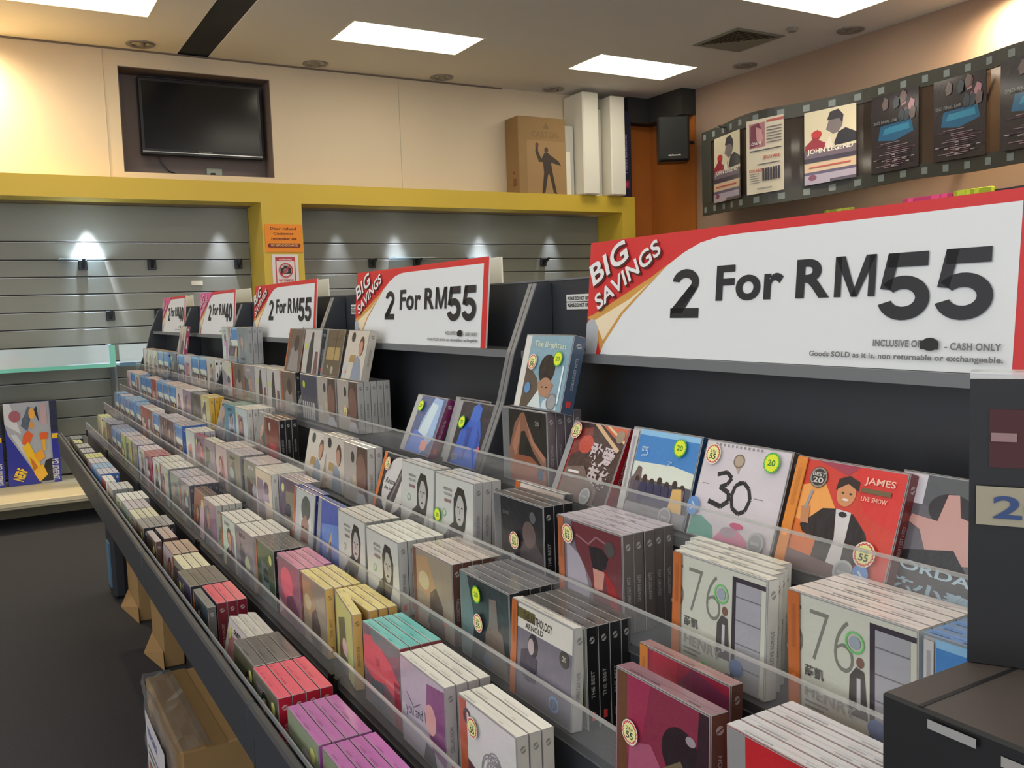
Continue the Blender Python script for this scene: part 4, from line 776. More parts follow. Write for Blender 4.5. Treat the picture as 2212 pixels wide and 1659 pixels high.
    if kind == 'redwhite': return fill(c(186, 34, 42))+[('r', .01, .01, .16, .99, c(140, 138, 138)), ('r', .30, .3, .9, .8, c(206, 60, 60))]
    if kind == 'gold': return fill(c(104, 88, 66))+[('r', .01, .01, .12, .99, c(140, 138, 132)), ('r', .2, .35, .9, .62, c(176, 150, 96)), ('l', [(.62, .35), (.62, .95)], .03, c(60, 50, 38)), ('l', [(.4, .8), (.9, .8)], .02, c(84, 72, 56)), ('e', .6, .14, .08, .08, c(170, 164, 150)), ('e', .36, .2, .03, .04, c(80, 220, 110))]
    if kind == 'whiteman': return fill(c(206, 196, 182))+[('p', [(.45, .01), (.5, .4), (.62, .5), (.8, .4), (.95, .01)], c(140, 150, 166)), ('e', .74, .68, .12, .20, c(90, 60, 50)), ('e', .72, .64, .09, .15, c(190, 140, 116)), ('p', [(.25, .35), (.3, .5), (.55, .5), (.55, .35)], c(170, 140, 90)), ('e', .3, .86, .09, .10, c(50, 48, 48)), ('r', .05, .05, .2, .3, c(190, 196, 206)), ('e', .18, .14, .03, .03, c(240, 90, 60))]
    if kind == 'browns': return fill(c(110, 90, 76))+[('p', [(.2, .01), (.3, .5), (.6, .7), (.8, .4), (.9, .01)], c(150, 140, 136)), ('e', .6, .66, .16, .2, c(70, 54, 48))]+obi(c(176, 96, 50))
    if kind == 'suits': return fill(c(74, 72, 84))+[('r', .01, .5, .99, .99, c(64, 64, 84))]+[('p', [(.08+.13*k, .02), (.10+.13*k, .40), (.17+.13*k, .40), (.19+.13*k, .02)], c(196, 196, 192)) for k in range(6)]+[('b', .22, .78, .08, c(190, 204, 60))]
    if kind == 'bigface': return fill(c(176, 166, 156))+[('p', [(.60, .99), (.54, .7), (.6, .3), (.80, .1), (.99, .1), (.99, .99)], c(84, 62, 54)), ('e', .74, .52, .2, .36, c(126, 92, 80)), ('p', [(.5, .01), (.62, .2), (.86, .2), (.99, .01)], c(190, 190, 196)), ('e', .40, .78, .07, .10, c(60, 58, 56)), ('e', .46, .36, .07, .12, c(200, 180, 150)), ('e', .18, .3, .12, .1, c(190, 184, 176))]
    if kind == 'redblack': return fill(c(104, 40, 38))+[('r', .01, .01, .14, .99, c(130, 74, 50)), ('r', .3, .12, .75, .45, c(176, 30, 40)), ('p', [(.3, .5), (.5, .9), (.9, .8), (.9, .5)], c(120, 46, 40)), ('e', .36, .80, .07, .1, c(190, 180, 160))]
    if kind == 'figures': return fill(c(196, 190, 184))+[('p', [(.3, .01), (.34, .6), (.44, .86), (.56, .86), (.60, .5), (.62, .01)], c(52, 46, 48)), ('e', .5, .86, .07, .08, c(70, 50, 46)), ('p', [(.7, .01), (.74, .5), (.9, .5), (.95, .01)], c(120, 80, 80)), ('b', .2, .62, .08, c(200, 210, 70))]
    # generic small covers
    pal = {'blue': [(84, 122, 176), (146, 178, 204), (226, 224, 220)], 'white': [(204, 198, 192), (150, 140, 140), (100, 90, 96)], 'pink': [(206, 190, 190), (180, 120, 140), (130, 100, 110)], 'red': [(150, 50, 54), (200, 180, 176), (90, 60, 60)], 'dark': [(70, 66, 68), (110, 100, 100), (44, 42, 46)], 'yellow': [(196, 190, 120), (90, 84, 80), (220, 216, 196)], 'grey': [(140, 136, 136), (96, 92, 96), (176, 170, 166)], 'pinkc': [(150, 96, 112), (220, 104, 120), (90, 60, 80)], 'tealc': [(70, 150, 150), (190, 184, 184), (60, 90, 96)]}
    P3 = [c(*[min(255, max(0, q+R.randint(-18, 18))) for q in cc]) for cc in pal.get(kind, pal['grey'])]
    L = fill(P3[0])
    x = R.uniform(0, .5); L.append(('p', [(x, .01), (x+R.uniform(-.2, .2) if x > .25 else x, R.uniform(.5, .9)), (min(.99, x+.4), R.uniform(.5, .95)), (min(.99, x+.5), .01)], P3[1]))
    if R.random() < .6: L += hair(R.uniform(.35, .7), R.uniform(.5, .68), R.uniform(.11, .17), sc(P3[2], .6), sc(SK, R.uniform(.7, 1)))
    else:
        a, d = R.uniform(.1, .5), R.uniform(.2, .6); L += [('e', a+.2, d+.1, .16, .14, P3[2]), ('r', a, d-.15, a+.35, d, sc(P3[1], 1.3))]
    L.append(('t', R.choice(['BEST OF', 'LIVE', 'HITS', 'LOVE', 'DUETS', 'GOLD']), R.uniform(.12, .4), R.choice([.08, .84]), .35, .07, sc(P3[2], 1.6) if R.random() < .5 else BK, .03))
    if R.random() < .4: L.append(('b', R.choice([.18, .82]), .8, .08, c(206, 206, 120)))
    if R.random() < .3: L += [('r', 0, 0, .09, 1, c(180, 100, 56))]
    return L
_mesh = {}
def mesh_of(key, fn, m):
    if key not in _mesh:
        o = fn().build('tmp', m, at=(0, 0, 0)); _mesh[key] = o.data; bpy.data.objects.remove(o)
    return _mesh[key]
def inst(name, me, parent=None):
    o = bpy.data.objects.new(name, me); scene.collection.objects.link(o)
    if parent: o.parent = parent
    return o
def body_mb(top, side, t, w_=CW, h=CH):
    b = MB(); b.cbox(0, t-.0006, -w_/2, w_/2, 0, h, .0007, {'-x': sc(side, .8), '+x': sc(side, .8), '-y': side, '+y': side, '-z': side, '+z': top}, rim=sc(GY, 1.1))
    R = random.Random(int(top[0]*999)+int(side[1]*777)); fine = sc(top, .82)
    P_ = Plane((0, w_/2, h), (0, -w_, 0), (t-.0006, 0, 0), (0, 0, 1), .00015)
    L = [('r', .02, .47, .98, .50, fine)]
    for q in range(4):
        a = R.uniform(.05, .8); L.append(('r', a, .18, a+R.uniform(.05, .2), .30, sc(top, .7)))
    P_.draw(b, L); return b
def spine_mb(col, txt, ink, t, w_=CW, h=CH, variant=0):
    b = MB(); P_ = Plane((.0009, -w_/2, .0015), (t-.0026, 0, 0), (0, 0, h-.003), (0, -1, 0), .00012)
    i2 = tuple(col[q]*.45+ink[q]*.55 for q in range(3))+(1,)
    L = [('r', 0, 0, 1, 1, col), ('e', .5, .88, .26, .036, i2, 14), ('l', [(.28, .865), (.72, .895)], .014, col), ('t', txt, .66, .30, 2.4, .042, i2, .02, math.pi/2)]
    if variant: L.append(('r', .3, .08, .7, .16, c(190, 60, 60)))
    P_.draw(b, L); return b
def cover_mb(kind, seed, w_=CW, h=CH):
    b = MB(); Plane((0, w_/2-.0012, .0012), (0, -w_+.0024, 0), (0, 0, h-.0024), (-1, 0, 0), .00007).draw(b, art(kind, seed)); return b
def sticker_mb(kind):
    b = MB(); s_ = .026; P_ = Plane((0, s_/2, -s_/2), (0, -s_, 0), (0, 0, s_), (-1, 0, 0), .00009)
    if kind == '55': L = [('e', .5, .5, .5, .5, c(226, 220, 200), 28), ('b', .5, .5, .47, c(206, 60, 80)), ('b', .5, .5, .40, c(226, 226, 150)), ('t', '2 for', .30, .56, .42, .16, c(60, 60, 60), .02), ('t', '55', .30, .24, .42, .28, c(50, 50, 50), .024)]
    elif kind == 'burst': L = [('b', .5, .5, .5, c(80, 170, 60)), ('b', .5, .5, .42, c(216, 224, 40)), ('t', '20', .28, .36, .44, .28, c(50, 130, 50), .024)]
    elif kind == 'blue': L = [('e', .5, .5, .40, .46, c(96, 140, 196), 24), ('l', [(.36, .3), (.62, .5), (.4, .68)], .08, c(190, 206, 222))]
    else: L = [('e', .5, .5, .48, .48, c(176, 176, 176), 24), ('e', .5, .5, .38, .38, c(146, 148, 150), 24), ('t', 'ORIGINAL', .24, .42, .5, .12, c(200, 200, 200))]
    P_.draw(b, L); return b
TXT = ['LOVE SONGS', 'GREATEST HITS', 'THE BEST', 'LIVE IN CONCERT', 'COLLECTION']
STK = []     # stacks
def S(t, yf, n, top, side=None, a='grey', lean=0, x=None, w_=CW, name=None, stk=(), th=T, jit=.0, rz=0, a2=None, dx=0, flean=None, off=0, z=None, fan=0):
    STK.append(dict(t=t, yf=yf, n=n, top=top, side=side or top, a=a, lean=lean, x=x if x is not None else (XF[t] if t < 6 else .765), w=w_, name=name, stk=stk, th=th, jit=jit, rz=rz, a2=a2, flean=flean, off=off, z=z, fan=fan))
# --- top tier (5), nearest bay first
S(5, .583, 1, GY, BK, 'jordan', 20, .752, name='CD of a face behind a raised hand, dark, beside the black boxes')
S(5, .706, 1, RD, c(110, 24, 26), 'suit', 20, .738, name='red and orange CD of a man in a dark suit holding a microphone', stk=(('55', .80, .28), ('blue', .80, .10), ('holo', .66, .02)))
S(5, .862, 1, WT, c(90, 76, 70), 'thirty', 19, .748, name='white CD with brushed black number 30', stk=(('55', .14, .85), ('burst', .82, .86), ('blue', .04, .30), ('holo', .84, .09)))
S(5, 1.010, 1, c(150, 190, 220), c(40, 62, 96), 'blue', 17, .750, name='blue sky CD with a group of people, right of the red Chinese CD', stk=(('burst', .76, .84), ('holo', .74, .10)), th=.022)
S(5, 1.170, 1, BR, c(150, 24, 34), 'redcn', 25, .742, name='tilted red and silver CD with Chinese characters', stk=(('55', .14, .86), ('holo', .66, .08)), th=.022)
S(5, 1.335, 4, DG, c(104, 94, 98), 'hands', 0, .757, name='praying hands')
S(6, 1.305, 1, c(120, 150, 176), c(60, 76, 98), 'man', 15, .762, name='pale blue CD of a man looking down, standing on the praying hands stack', stk=(('55', .28, .62), ('burst', .80, .68)), th=.024)
S(5, 1.553, 1, c(150, 120, 150), c(60, 60, 76), 'hood', 20, .745, name='blue hoodie CD nearest the rack divider', stk=(('burst', .30, .66),))
S(5, 1.600, 1, c(150, 120, 150), c(60, 60, 76), 'hood', 19, .765, name='blue hoodie CD half hidden behind its twin', stk=(('burst', .30, .84),))
S(5, 1.752, 1, LB, c(110, 36, 80), 'ice', 24, .742, name='pale blue figure CD with a pink price sticker', stk=(('burst', .28, .80),), th=.02)
S(5, 2.165, 5, GY, c(166, 164, 160), 'bigface', 0, .758, stk=(('55', .46, .40),))
S(5, 2.318, 3, GY, c(140, 130, 126), 'bigface', 0, .758, a2=1)
S(5, 2.463, 3, WT, c(84, 82, 90), 'suits', 0, .758)
S(6, 2.165, 1, WT, c(176, 168, 156), 'whiteman', 14, .768, name='cream CD of a man with a coloured portrait, standing on the top tier stack', th=.02)
S(6, 2.325, 1, c(150, 140, 120), c(60, 52, 44), 'gold', 13, .768, name='brown and gold CD standing second on the top tier stacks', th=.018)
S(6, 2.468, 2, WT, BK, 'figures', 10, .762, name='black spined')
S(5, 2.650, 3, GY, BK, 'browns', 0, .757); S(5, 2.800, 4, WT, c(196, 190, 184), 'figures', 0, .757); S(5, 2.945, 4, WT, c(196, 190, 184), 'figures', 0, .757, a2=2); S(5, 3.09, 3, WT, GY, 'grey', 0, .757)
S(5, 3.235, 2, c(110, 150, 160), c(80, 110, 120), 'browns', 0, .757); S(5, 3.40, 2, WT, RD, 'white', 0, .757)
S(6, 2.640, 1, c(150, 130, 110), c(120, 80, 56), 'browns', 12, .765, name='brown CD with an orange strip standing on the top tier, third bay')
S(6, 3.18, 3, GY, c(150, 150, 150), 'grey', 0, .765); S(6, 3.34, 1, LB, c(40, 110, 150), 'blue', 8, .765); S(6, 3.45, 1, TN, TN, 'pink', 0, .775, w_=.10)
S(5, 3.65, 3, WT, WT, 'white', 0); S(5, 3.80, 3, WT, BL, 'blue', 0); S(5, 3.95, 3, LB, BL, 'blue', 0); S(5, 4.10, 2, WT, WT, 'pink', 0); S(5, 4.25, 3, WT, BL, 'blue', 0); S(5, 4.42, 2, WT, BR, 'dark', 0)
S(6, 4.30, 1, WT, c(150, 60, 90), 'white', 10, .765, name='pale CD standing alone on the farthest top tier stacks')
S(5, 4.63, 3, TN, LB, 'blue', 0); S(5, 4.78, 3, TN, BL, 'blue', 0); S(5, 4.93, 3, TN, WT, 'white', 0); S(5, 5.08, 3, TN, LB, 'white', 0); S(5, 5.23, 3, TN, WT, 'pink', 0)
# --- fourth tier
S(4, .462, 4, c(96, 144, 200), LB, 'blue', 0, w_=.095, name='blue topped')
S(4, .607, 5, c(226, 216, 212), WT, '576', 0)
S(4, .776, 4, c(222, 220, 206), WT, '576', 3, .650, fan=.010, stk=())
S(4, 1.003, 5, c(200, 190, 200), c(92, 84, 82), 'redhair', 0, .648, jit=.003, stk=(('55', .20, .84),))
S(4, 1.190, 3, DG, c(30, 30, 32), 'darkman', 0, .655, stk=(('55', .46, .50),))
S(4, 1.248, 1, WT, BK, 'wave', 8, .712, name='white and black wave CD with orange strip behind a dark stack')
S(4, 1.400, 3, WT, c(160, 160, 158), 'face', 3, .652, name='woman', stk=(('burst', .12, .42),))
S(4, 1.555, 2, WT, c(150, 150, 150), 'face', 4, .655)
S(4, 1.705, 1, GY, BK, 'disc', 18, .655, name='orange stripped CD with a large pale disc print, tilted', stk=(('55', .24, .82),))
S(4, 1.86, 2, WT, c(172, 170, 166), 'bigface', 2, .655, a2=3); S(4, 2.02, 2, WT, c(172, 170, 166), 'whiteman', 5, .660); S(4, 2.14, 1, GY, TN, 'whiteman', 12, .650)
S(4, 2.475, 3, BR, c(28, 26, 28), 'redblack', 0, .655); S(4, 2.62, 1, WT, GY, 'grey', 12, .655)
S(4, 2.80, 5, WT, c(192, 186, 180), 'pink', 0); S(4, 2.945, 4, c(86, 150, 140), c(60, 140, 130), 'tealc', 0); S(4, 3.12, 1, WT, DG, 'grey', 16)
S(4, 3.30, 3, c(220, 190, 80), c(206, 160, 50), 'yellow', 0); S(4, 3.45, 2, GY, BR, 'dark', 0)
for y_, n_, tp, sd, a_ in ((3.62, 4, WT, GY, 'grey'), (3.77, 4, c(206, 180, 170), LV, 'pink'), (3.92, 4, c(214, 190, 180), BL, 'blue'), (4.07, 4, c(214, 190, 180), BL, 'blue'), (4.22, 3, LB, LB, 'blue'), (4.37, 2, c(214, 184, 176), RD, 'red'), (4.52, 3, c(214, 184, 176), LB, 'blue'), (4.68, 1, BL, BL, 'blue'), (4.85, 3, c(206, 176, 170), LB, 'pink'), (5.0, 4, c(206, 176, 170), LB, 'blue'), (5.15, 4, c(206, 176, 170), WT, 'pink')): S(4, y_, n_, tp, sd, a_)
# --- middle tier
S(3, .578, 5, c(216, 212, 216), RD, 'redwhite', 0, .545, name='red and white')
S(3, .738, 1, c(150, 110, 122), BR, 'redpink', 2, .540, name='dark crimson CD in front with a yellow sticker and dark head', stk=(('55', .20, .52),), th=.022)
S(3, .775, 1, c(170, 130, 130), BR, 'redpink2', 2, .600, name='crimson CD with an orange strip behind the dark crimson one', z=.0)
S(3, .992, 1, WT, c(190, 188, 182), 'antho', 4, .560, name='white headed CD of a man in a dark coat before black cases')
S(3, .985, 4, DG, c(26, 26, 28), 'dark', 0, .580, off=1)
S(3, 1.147, 5, c(112, 112, 118), BK, 'teal', 0, jit=.003, stk=(('burst', .40, .82), ('55', .42, .50)))
S(3, 1.311, 5, c(204, 192, 184), BR, 'brown', 0)
S(3, 1.475, 5, c(226, 226, 218), c(168, 166, 160), 'face', 0, .556, name='woman'); S(3, 1.64, 4, WT, GY, 'face', 2, .560)
S(3, 1.78, 1, BL, c(54, 70, 150), 'bluesky', 6, .560, name='blue sky and bird CD leaning beside the white woman stack'); S(3, 1.93, 2, c(70, 90, 170), c(40, 50, 100), 'chin', 6, .556)
S(3, 2.075, 3, LV, GY, 'dark', 4); S(3, 2.225, 5, WT, c(186, 184, 178), 'white', 0, .560); S(3, 2.38, 4, LV, GY, 'grey', 0)
for y_, n_, tp, sd, a_ in ((2.56, 4, LV, GY, 'grey'), (2.71, 5, c(214, 200, 194), TN, 'pink'), (2.86, 2, WT, DG, 'grey'), (3.0, 1, c(170, 40, 90), c(170, 40, 90), 'pinkc'), (3.15, 4, WT, LV, 'pink'), (3.36, 5, c(176, 170, 172), BL, 'blue'), (3.51, 4, LV, BK, 'dark'), (3.66, 4, LV, BL, 'dark'),
    (3.82, 2, LV, LV, 'blue'), (3.97, 3, WT, WT, 'red'), (4.12, 3, c(206, 186, 180), BR, 'red'), (4.27, 3, LB, BL, 'blue'), (4.48, 4, LB, LB, 'blue'), (4.63, 4, LB, BL, 'blue'), (4.80, 3, LV, LB, 'blue'), (4.98, 3, LB, BL, 'blue')): S(3, y_, n_, tp, sd, a_)
# --- second tier
S(2, .977, 3, WT, c(186, 180, 170), 'curly', 0, .478, name='curly', stk=(('55', .30, .78),))
S(2, 1.140, 4, WT, c(164, 156, 156), 'lilacgirl', 0, .470); S(2, 1.294, 4, TQ, c(140, 70, 76), 'redcover', 0)
S(2, 1.470, 4, YE, c(196, 160, 90), 'yellow', 0, .482, name='yellow topped', flean=9); S(2, 1.62, 4, YE, c(196, 160, 90), 'brown', 0, .478, flean=0)
S(2, 1.77, 4, c(206, 132, 160), PU, 'pinkcover', 0, .478, jit=.006)
S(2, 1.925, 4, DG, c(26, 26, 28), 'dark', 0); S(2, 2.07, 5, WT, c(160, 156, 150), 'grey', 0, .470); S(2, 2.22, 4, WT, c(160, 156, 150), 'white', 0, .47)
S(2, 2.44, 4, c(226, 222, 212), c(176, 174, 166), 'grey', 0); S(2, 2.60, 2, BR, BR, 'red', 4)
for y_, n_, tp, sd, a_ in ((2.77, 5, LV, c(84, 84, 92), 'grey'), (2.92, 5, c(190, 182, 188), DG, 'grey'), (3.10, 5, c(226, 224, 212), GY, 'white'), (3.25, 5, c(226, 224, 212), GY, 'white'), (3.42, 4, c(190, 110, 110), c(160, 40, 46), 'red'), (3.57, 4, c(226, 214, 220), GY, 'white'), (3.74, 4, LV, c(100, 104, 140), 'grey'), (3.89, 4, c(206, 184, 176), LB, 'yellow'),
    (4.05, 4, LV, GY, 'yellow'), (4.20, 4, c(126, 144, 184), c(60, 80, 120), 'blue'), (4.35, 4, c(110, 110, 140), BL, 'blue'), (4.53, 4, c(120, 112, 140), DG, 'dark'), (4.68, 3, c(140, 132, 150), LB, 'yellow'), (4.9, 3, LY, CR, 'yellow')): S(2, y_, n_, tp, sd, a_)
# --- lowest tier
S(1, 1.135, 4, c(176, 100, 166), c(150, 80, 140), 'grey', 0, .352, th=.019); S(1, 1.283, 4, c(176, 100, 166), c(150, 80, 140), 'grey', 0, .349, th=.019); S(1, 1.459, 4, c(222, 84, 108), c(160, 26, 44), 'dark', 0, .345, th=.0215)
S(1, 1.605, 4, DG, BK, 'dark', 0, .348, th=.02); S(1, 1.752, 3, c(214, 212, 206), WT, 'pink', 12, .350)
S(1, 1.975, 3, c(222, 92, 110), c(110, 22, 40), 'dark', 0, .370, th=.02); S(1, 1.96, 1, GY, DG, 'dark', 0, .349)
S(1, 2.125, 4, c(110, 106, 98), BK, 'dark', 0, .348, th=.02); S(1, 2.27, 3, CR, GY, 'grey', 0, .362, th=.02); S(1, 2.425, 3, TN, BR, 'pink', 3, .36, th=.02)
S(1, 2.58, 1, LV, BR, 'dark', 0, .35); S(1, 2.60, 2, c(196, 174, 164), BR, 'dark', 0, .375)
for y_, n_, tp, sd, a_ in ((2.76, 5, c(150, 148, 148), BK, 'dark'), (2.90, 4, CR, GY, 'grey'), (3.05, 4, LV, DG, 'grey'), (3.20, 5, WT, GY, 'white'), (3.42, 4, c(196, 194, 188), GY, 'white'), (3.60, 2, WT, WT, 'red'), (3.78, 4, c(196, 190, 206), BL, 'blue'), (3.93, 4, LB, BL, 'blue'), (4.08, 4, LV, GY, 'grey'), (4.24, 4, LY, GY, 'dark'), (4.42, 3, c(170, 166, 170), c(90, 80, 110), 'dark'), (4.6, 3, c(176, 174, 160), DG, 'dark'), (4.78, 2, LY, DG, 'dark'), (4.95, 3, c(110, 110, 120), BK, 'dark')): S(1, y_, n_, tp, sd, a_)

# number the stacks from the near end of every bay
ORD = ['first', 'second', 'third', 'fourth', 'fifth', 'sixth', 'seventh', 'eighth', 'ninth']
cnt = {}
for s_ in sorted(STK, key=lambda q: q['yf']):
    mid = s_['yf']-s_['w']/2; s_['bay'] = max(k for k in range(5) if DY[k] <= mid or k == 0)
    kk = (s_['t'], s_['bay']); cnt[kk] = cnt.get(kk, 0)+1; s_['no'] = cnt[kk]
cases = []
for i, s_ in enumerate(STK):
    for j in range(s_['n']): cases.append((math.hypot(s_['yf'], .6)+.0005*j+(0 if j == 0 else .06), i, j))
cases.sort(); chosen = {(i, j) for _, i, j in cases[:300]}
rest = MB()
def near_name(col):
    return min(NM, key=lambda k: sum((k[q]**.45-col[q]**.45)**2 for q in range(3)))
for i, s_ in enumerate(STK):
    R = random.Random(i*13+5); t = s_['t']; w_ = s_['w']
    z0 = BZ[t] if t < 6 else BZ[5]+CH+.0008
    if s_['z'] is not None: z0 = BZ[t]
    x = s_['x']; ink = BK if sum(s_['side'][:3]) > .6 else c(190, 188, 184)
    cname = NM[near_name(s_['top'])]
    for j in range(s_['n']):
        th = s_['th']; lean = s_['lean']
        if s_['flean'] and j == 0: pass
        dy = R.uniform(-1, 1)*s_['jit']-(s_['fan']*j*-1 if s_['fan'] else 0)
        top = s_['top']; side = s_['side']
        k = 1+R.uniform(-.06, .06); top = sc(top, round(k, 1) if abs(k-1) > .05 else 1)
        X = x+j*(th+.0002)/math.cos(math.radians(lean)); Y = s_['yf']-w_/2+dy
        seed = i if s_['a2'] is None else i+50*s_['a2']
        if (i, j) in chosen:
            bd = inst('cd_case', mesh_of(('b', top, side, th, w_), lambda: body_mb(top, side, th-.0002, w_), m_print))
            bd.location = (X, Y, z0+E+.0003+(.0165*math.sin(math.radians(lean))*0)); bd.rotation_euler = (0, math.radians(lean), math.radians(-(s_['flean'] or 0)) if (j == 0 and s_['flean']) else 0)
            if j == 0:
                cv = inst('cover_print', mesh_of(('c', s_['a'], seed, w_), lambda: cover_mb(s_['a'], seed, w_), m_print), bd); cv.location = (-.0002, 0, 0)
                for (kd, u, v) in s_['stk']:
                    st = inst('price_sticker', mesh_of(('k', kd), lambda: sticker_mb(kd), m_matte), cv); st.location = (-.0040, w_/2-u*w_, max(.012, v*CH))
            tx = TXT[i % 5]
            sp = inst('spine_label', mesh_of(('s', side, tx, ink, th, w_, i % 3 == 0), lambda: spine_mb(side, tx, ink, th, w_, variant=(i % 3 == 0)), m_print), bd)
            nm = s_['name']
            if nm and s_['n'] == 1: lab = nm
            else:
                place = '%s tier stack %s of %s' % (TIER[t], ORD[s_['no']-1], BAY[s_['bay']]) if t < 6 else 'standing group %s above top tier, %s' % (ORD[s_['no']-1], BAY[s_['bay']])
                pos = ['front case', 'second case back', 'third case back', 'fourth case back', 'fifth case back'][j] if s_['n'] > 1 else 'single case'
                lab = '%s CD, %s, %s' % (cname, pos, place)
            tag(bd, lab, 'CD', 'CD cases on the %s tier of the rack' % TIER[t] if t < 6 else 'CD cases standing above the top tier')
        else:
            sub_ = MB(); sub_.cbox(0, th-.0008, -w_/2, w_/2, 0, CH, .0006, {'-x': sc(side, .8), '+x': side, '-y': side, '+y': side, '-z': side, '+z': top}, rim=sc(GY, 1.1))
            if j == 0: Plane((0, w_/2, 0), (0, -w_, 0), (0, 0, CH), (-1, 0, 0), .0001).draw(sub_, [a_ for a_ in art(s_['a'], seed) if a_[0] != 't'])
            Plane((.0009, -w_/2, .0015), (th-.0026, 0, 0), (0, 0, CH-.003), (0, -1, 0), .00012).draw(sub_, [('e', .5, .88, .30, .045, ink, 8), ('r', .35, .2, .65, .6, sc(ink, 1.2))])
            ca_, sa_ = math.cos(math.radians(lean)), math.sin(math.radians(lean))
            rest.add([(X+a*ca_+cc*sa_, Y+b_, z0+.0003-a*sa_+cc*ca_) for a, b_, cc in sub_.v], sub_.f, sub_.c)
if rest.v:
    o = rest.build('cd_case_rows', m_print); tag(o, 'distant rows of small CD cases filling the far bays of the rack', 'CD', None, 'stuff')

# ------------------------------------------------------------------ black boxes at the near end
o = empty('pedestal', (.64, .17, FZ), 'black pedestal at the near end of the rack carrying dark cartons', 'pedestal')
part('cabinet', MB().cbox(.47, .86, .0, .34, FZ+.001, -.60, .004, BLACK), m_black, o)
o = empty('carton', (.64, .17, -.60), 'wide black carton with silver lettering along its top edge', 'box')
m_bcart = mat('black_carton', c(26, 25, 26), .5, noise=.1, nscale=30)
b = MB(); b.cbox(.45, .88, -.02, .345, -.599, -.238, .002, {'-x': c(20, 20, 22), '+x': BLACK, '-y': BLACK, '+y': BLACK, '-z': BLACK, '+z': c(74, 66, 62)}); part('body', b, mat('black_carton_print', None, .5), o)
part('lid_seam', MB().box(.451, .88, .318, .321, -.2381, -.2376, c(20, 18, 18)), m_bcart, o)
b = MB(); Plane((.4495, .345, -.599), (0, -.365, 0), (0, 0, .361), (-1, 0, 0), .0006).draw(b, [('r', .205, .962, .99, .978, c(150, 146, 142)), ('t', 'MULTIMEDIA SPEAKER', .22, .905, .70, .045, c(150, 146, 142), .02), ('r', .205, .875, .99, .888, c(130, 126, 122)), ('r', .09, .975, .17, .99, c(150, 148, 146))]); part('front_lettering', b, m_matte, o)
az = math.radians(-31)
o = empty('carton', (.533, .338, -.2375), 'smaller black carton with red panel and handwritten price card', 'box')
dx, dy = math.sin(-az), -math.cos(az)      # along the face towards the right of the view
bx_, by_ = -dy, dx                         # depth direction
def q(u, d): return (.5305+dx*u+bx_*d, .3425+dy*u+by_*d)
P8 = [q(0, 0), q(.26, 0), q(.26, .024), q(0, .024)]
b = MB(); b.add([(p[0], p[1], -.2372) for p in P8]+[(p[0], p[1], -.056) for p in P8], MB_FACES, c(17, 17, 19)); part('body', b, mats['black_carton_print'], o)
O = Vector((q(0, 0)[0], q(0, 0)[1], -.2372))
for nm_, it_ in (('red_panel', [('r', .042, .70, .5, .90, c(64, 18, 22)), ('r', .046, .79, .10, .82, c(140, 110, 110))]), ('emblem', [('e', .30, .28, .09, .10, c(60, 60, 62), 24), ('e', .30, .28, .075, .085, c(24, 24, 26), 24)])):
    b = MB(); Plane(O, (dx*.26, dy*.26, 0), (0, 0, .181), (-bx_, -by_, 0), .0008).draw(b, it_); part(nm_, b, m_matte, o)
b = MB(); Plane(O+Vector((-bx_*.002, -by_*.002, 0)), (dx*.26, dy*.26, 0), (0, 0, .181), (-bx_, -by_, 0), .0008).draw(b, [('r', .016, .50, .34, .635, c(150, 142, 122)), ('t', '20.-', .052, .525, .20, .08, c(44, 66, 110), .02)]); part('price_card', b, m_matte, o)
b = MB(); b.add([(p[0], p[1], -.0555) for p in P8]+[(p[0], p[1], -.0515) for p in P8], MB_FACES); tag(b.build('acrylic_plate', m_lipedge), 'clear acrylic plate lying on the smaller black carton', 'plate')

# ------------------------------------------------------------------ cartons on the floor
o = empty('carton', (.66, 2.85, FZ), 'large brown carton wrapped in clear film beside the rack foot', 'box')
part('body', MB().cbox(.395, .595, 2.55, 3.17, FZ+.001, -1.20, .006, WHITE), m_card, o)
part('packing_tape', MB().box(.46, .52, 2.549, 3.171, -1.1995, -1.198), mat('tape', c(150, 120, 80), .25, coat=.6), o)
b = MB(); n = 14
vv = []; R = random.Random(4)
for i in range(n+1):
    for j in range(n+1):
        vv.append((.385+R.uniform(-.006, .006), 2.54+.64*i/n, FZ+.002+.38*j/n))
b.add(vv, [(i*(n+1)+j, (i+1)*(n+1)+j, (i+1)*(n+1)+j+1, i*(n+1)+j+1) for i in range(n) for j in range(n)])
vv = []
for i in range(n+1):
    for j in range(4):
        vv.append((.385+.03*j, 2.54+.64*i/n, -1.19+R.uniform(-.004, .004)))
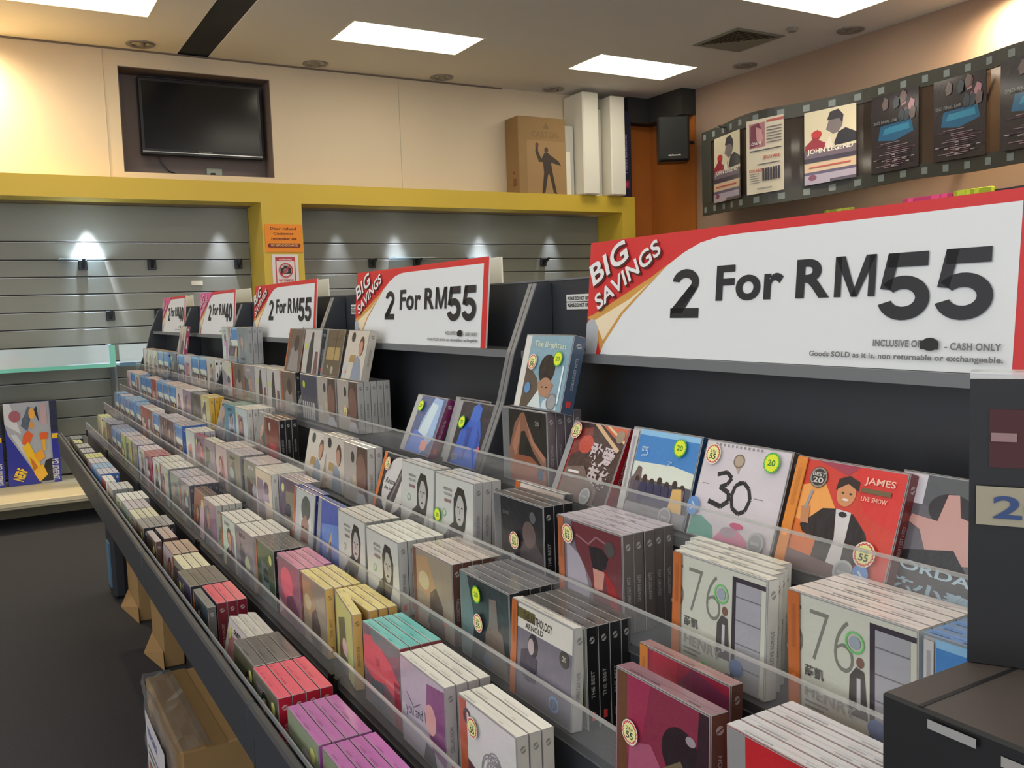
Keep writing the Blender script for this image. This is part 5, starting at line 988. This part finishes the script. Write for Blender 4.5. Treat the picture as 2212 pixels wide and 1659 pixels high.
b.add(vv, [(i*4+j, (i+1)*4+j, (i+1)*4+j+1, i*4+j+1) for i in range(n) for j in range(3)])
part('film_wrap', b, m_wrap, o)
b = MB(); Plane((.378, 3.10, -1.50), (0, -.36, 0), (0, 0, .22), (-1, 0, 0), .0006).draw(b, [('r', 0, 0, 1, 1, c(196, 192, 196)), ('t', 'FRAGILE', .1, .7, .5, .12, c(90, 90, 150)), ('r', .1, .5, .8, .54, GY), ('r', .1, .4, .7, .44, GY), ('r', .1, .2, .5, .3, c(170, 110, 90))]); part('shipping_label', b, m_matte, o)
for y0, y1, x0, z1, lab in ((4.93, 5.3, .545, -1.1, 'open brown carton with a flap on the carpet under the far bays'), (4.2, 4.50, .545, -1.15, 'small brown carton with a flap under the third bay')):
    o = empty('carton', (.57, (y0+y1)/2, FZ), lab, 'box')
    part('body', MB().cbox(x0+.06, .695, y0, y1, FZ+.001, z1, .005, WHITE), m_card, o)
    b = MB(); b.add([(x0+.059, y0+.0, FZ+.08), (x0+.059, y1, FZ+.08), (x0+.01, y1-.05, FZ+.006), (x0+.055, y0-.03, FZ+.006), (x0+.059, y0+.0, FZ+.076), (x0+.059, y1, FZ+.076), (x0+.01, y1-.05, FZ+.002), (x0+.055, y0-.03, FZ+.002)], [(0, 1, 2, 3), (7, 6, 5, 4), (0, 4, 5, 1), (1, 5, 6, 2), (2, 6, 7, 3), (3, 7, 4, 0)]); part('flap', b, m_card, o)
o = empty('bag', (.58, 5.5, FZ), 'dark bag with a pale blue band under the far end of the rack', 'bag')
b = MB(); b.cbox(.54, .62, 5.40, 5.62, FZ+.001, -1.15, .02, c(30, 32, 38)); part('body', b, mat('bag_dark', c(34, 36, 42), .6), o)
part('blue_band', MB().box(.532, .5395, 5.42, 5.53, -1.50, -1.25), mat('bag_blue', c(80, 120, 150), .4), o)
part('handle', MB().tube((.58, 5.45, -1.152), (.58, 5.48, -1.08), .006, 8).tube((.58, 5.48, -1.08), (.58, 5.54, -1.08), .006, 8).tube((.58, 5.54, -1.08), (.58, 5.57, -1.152), .006, 8), m_black, o)
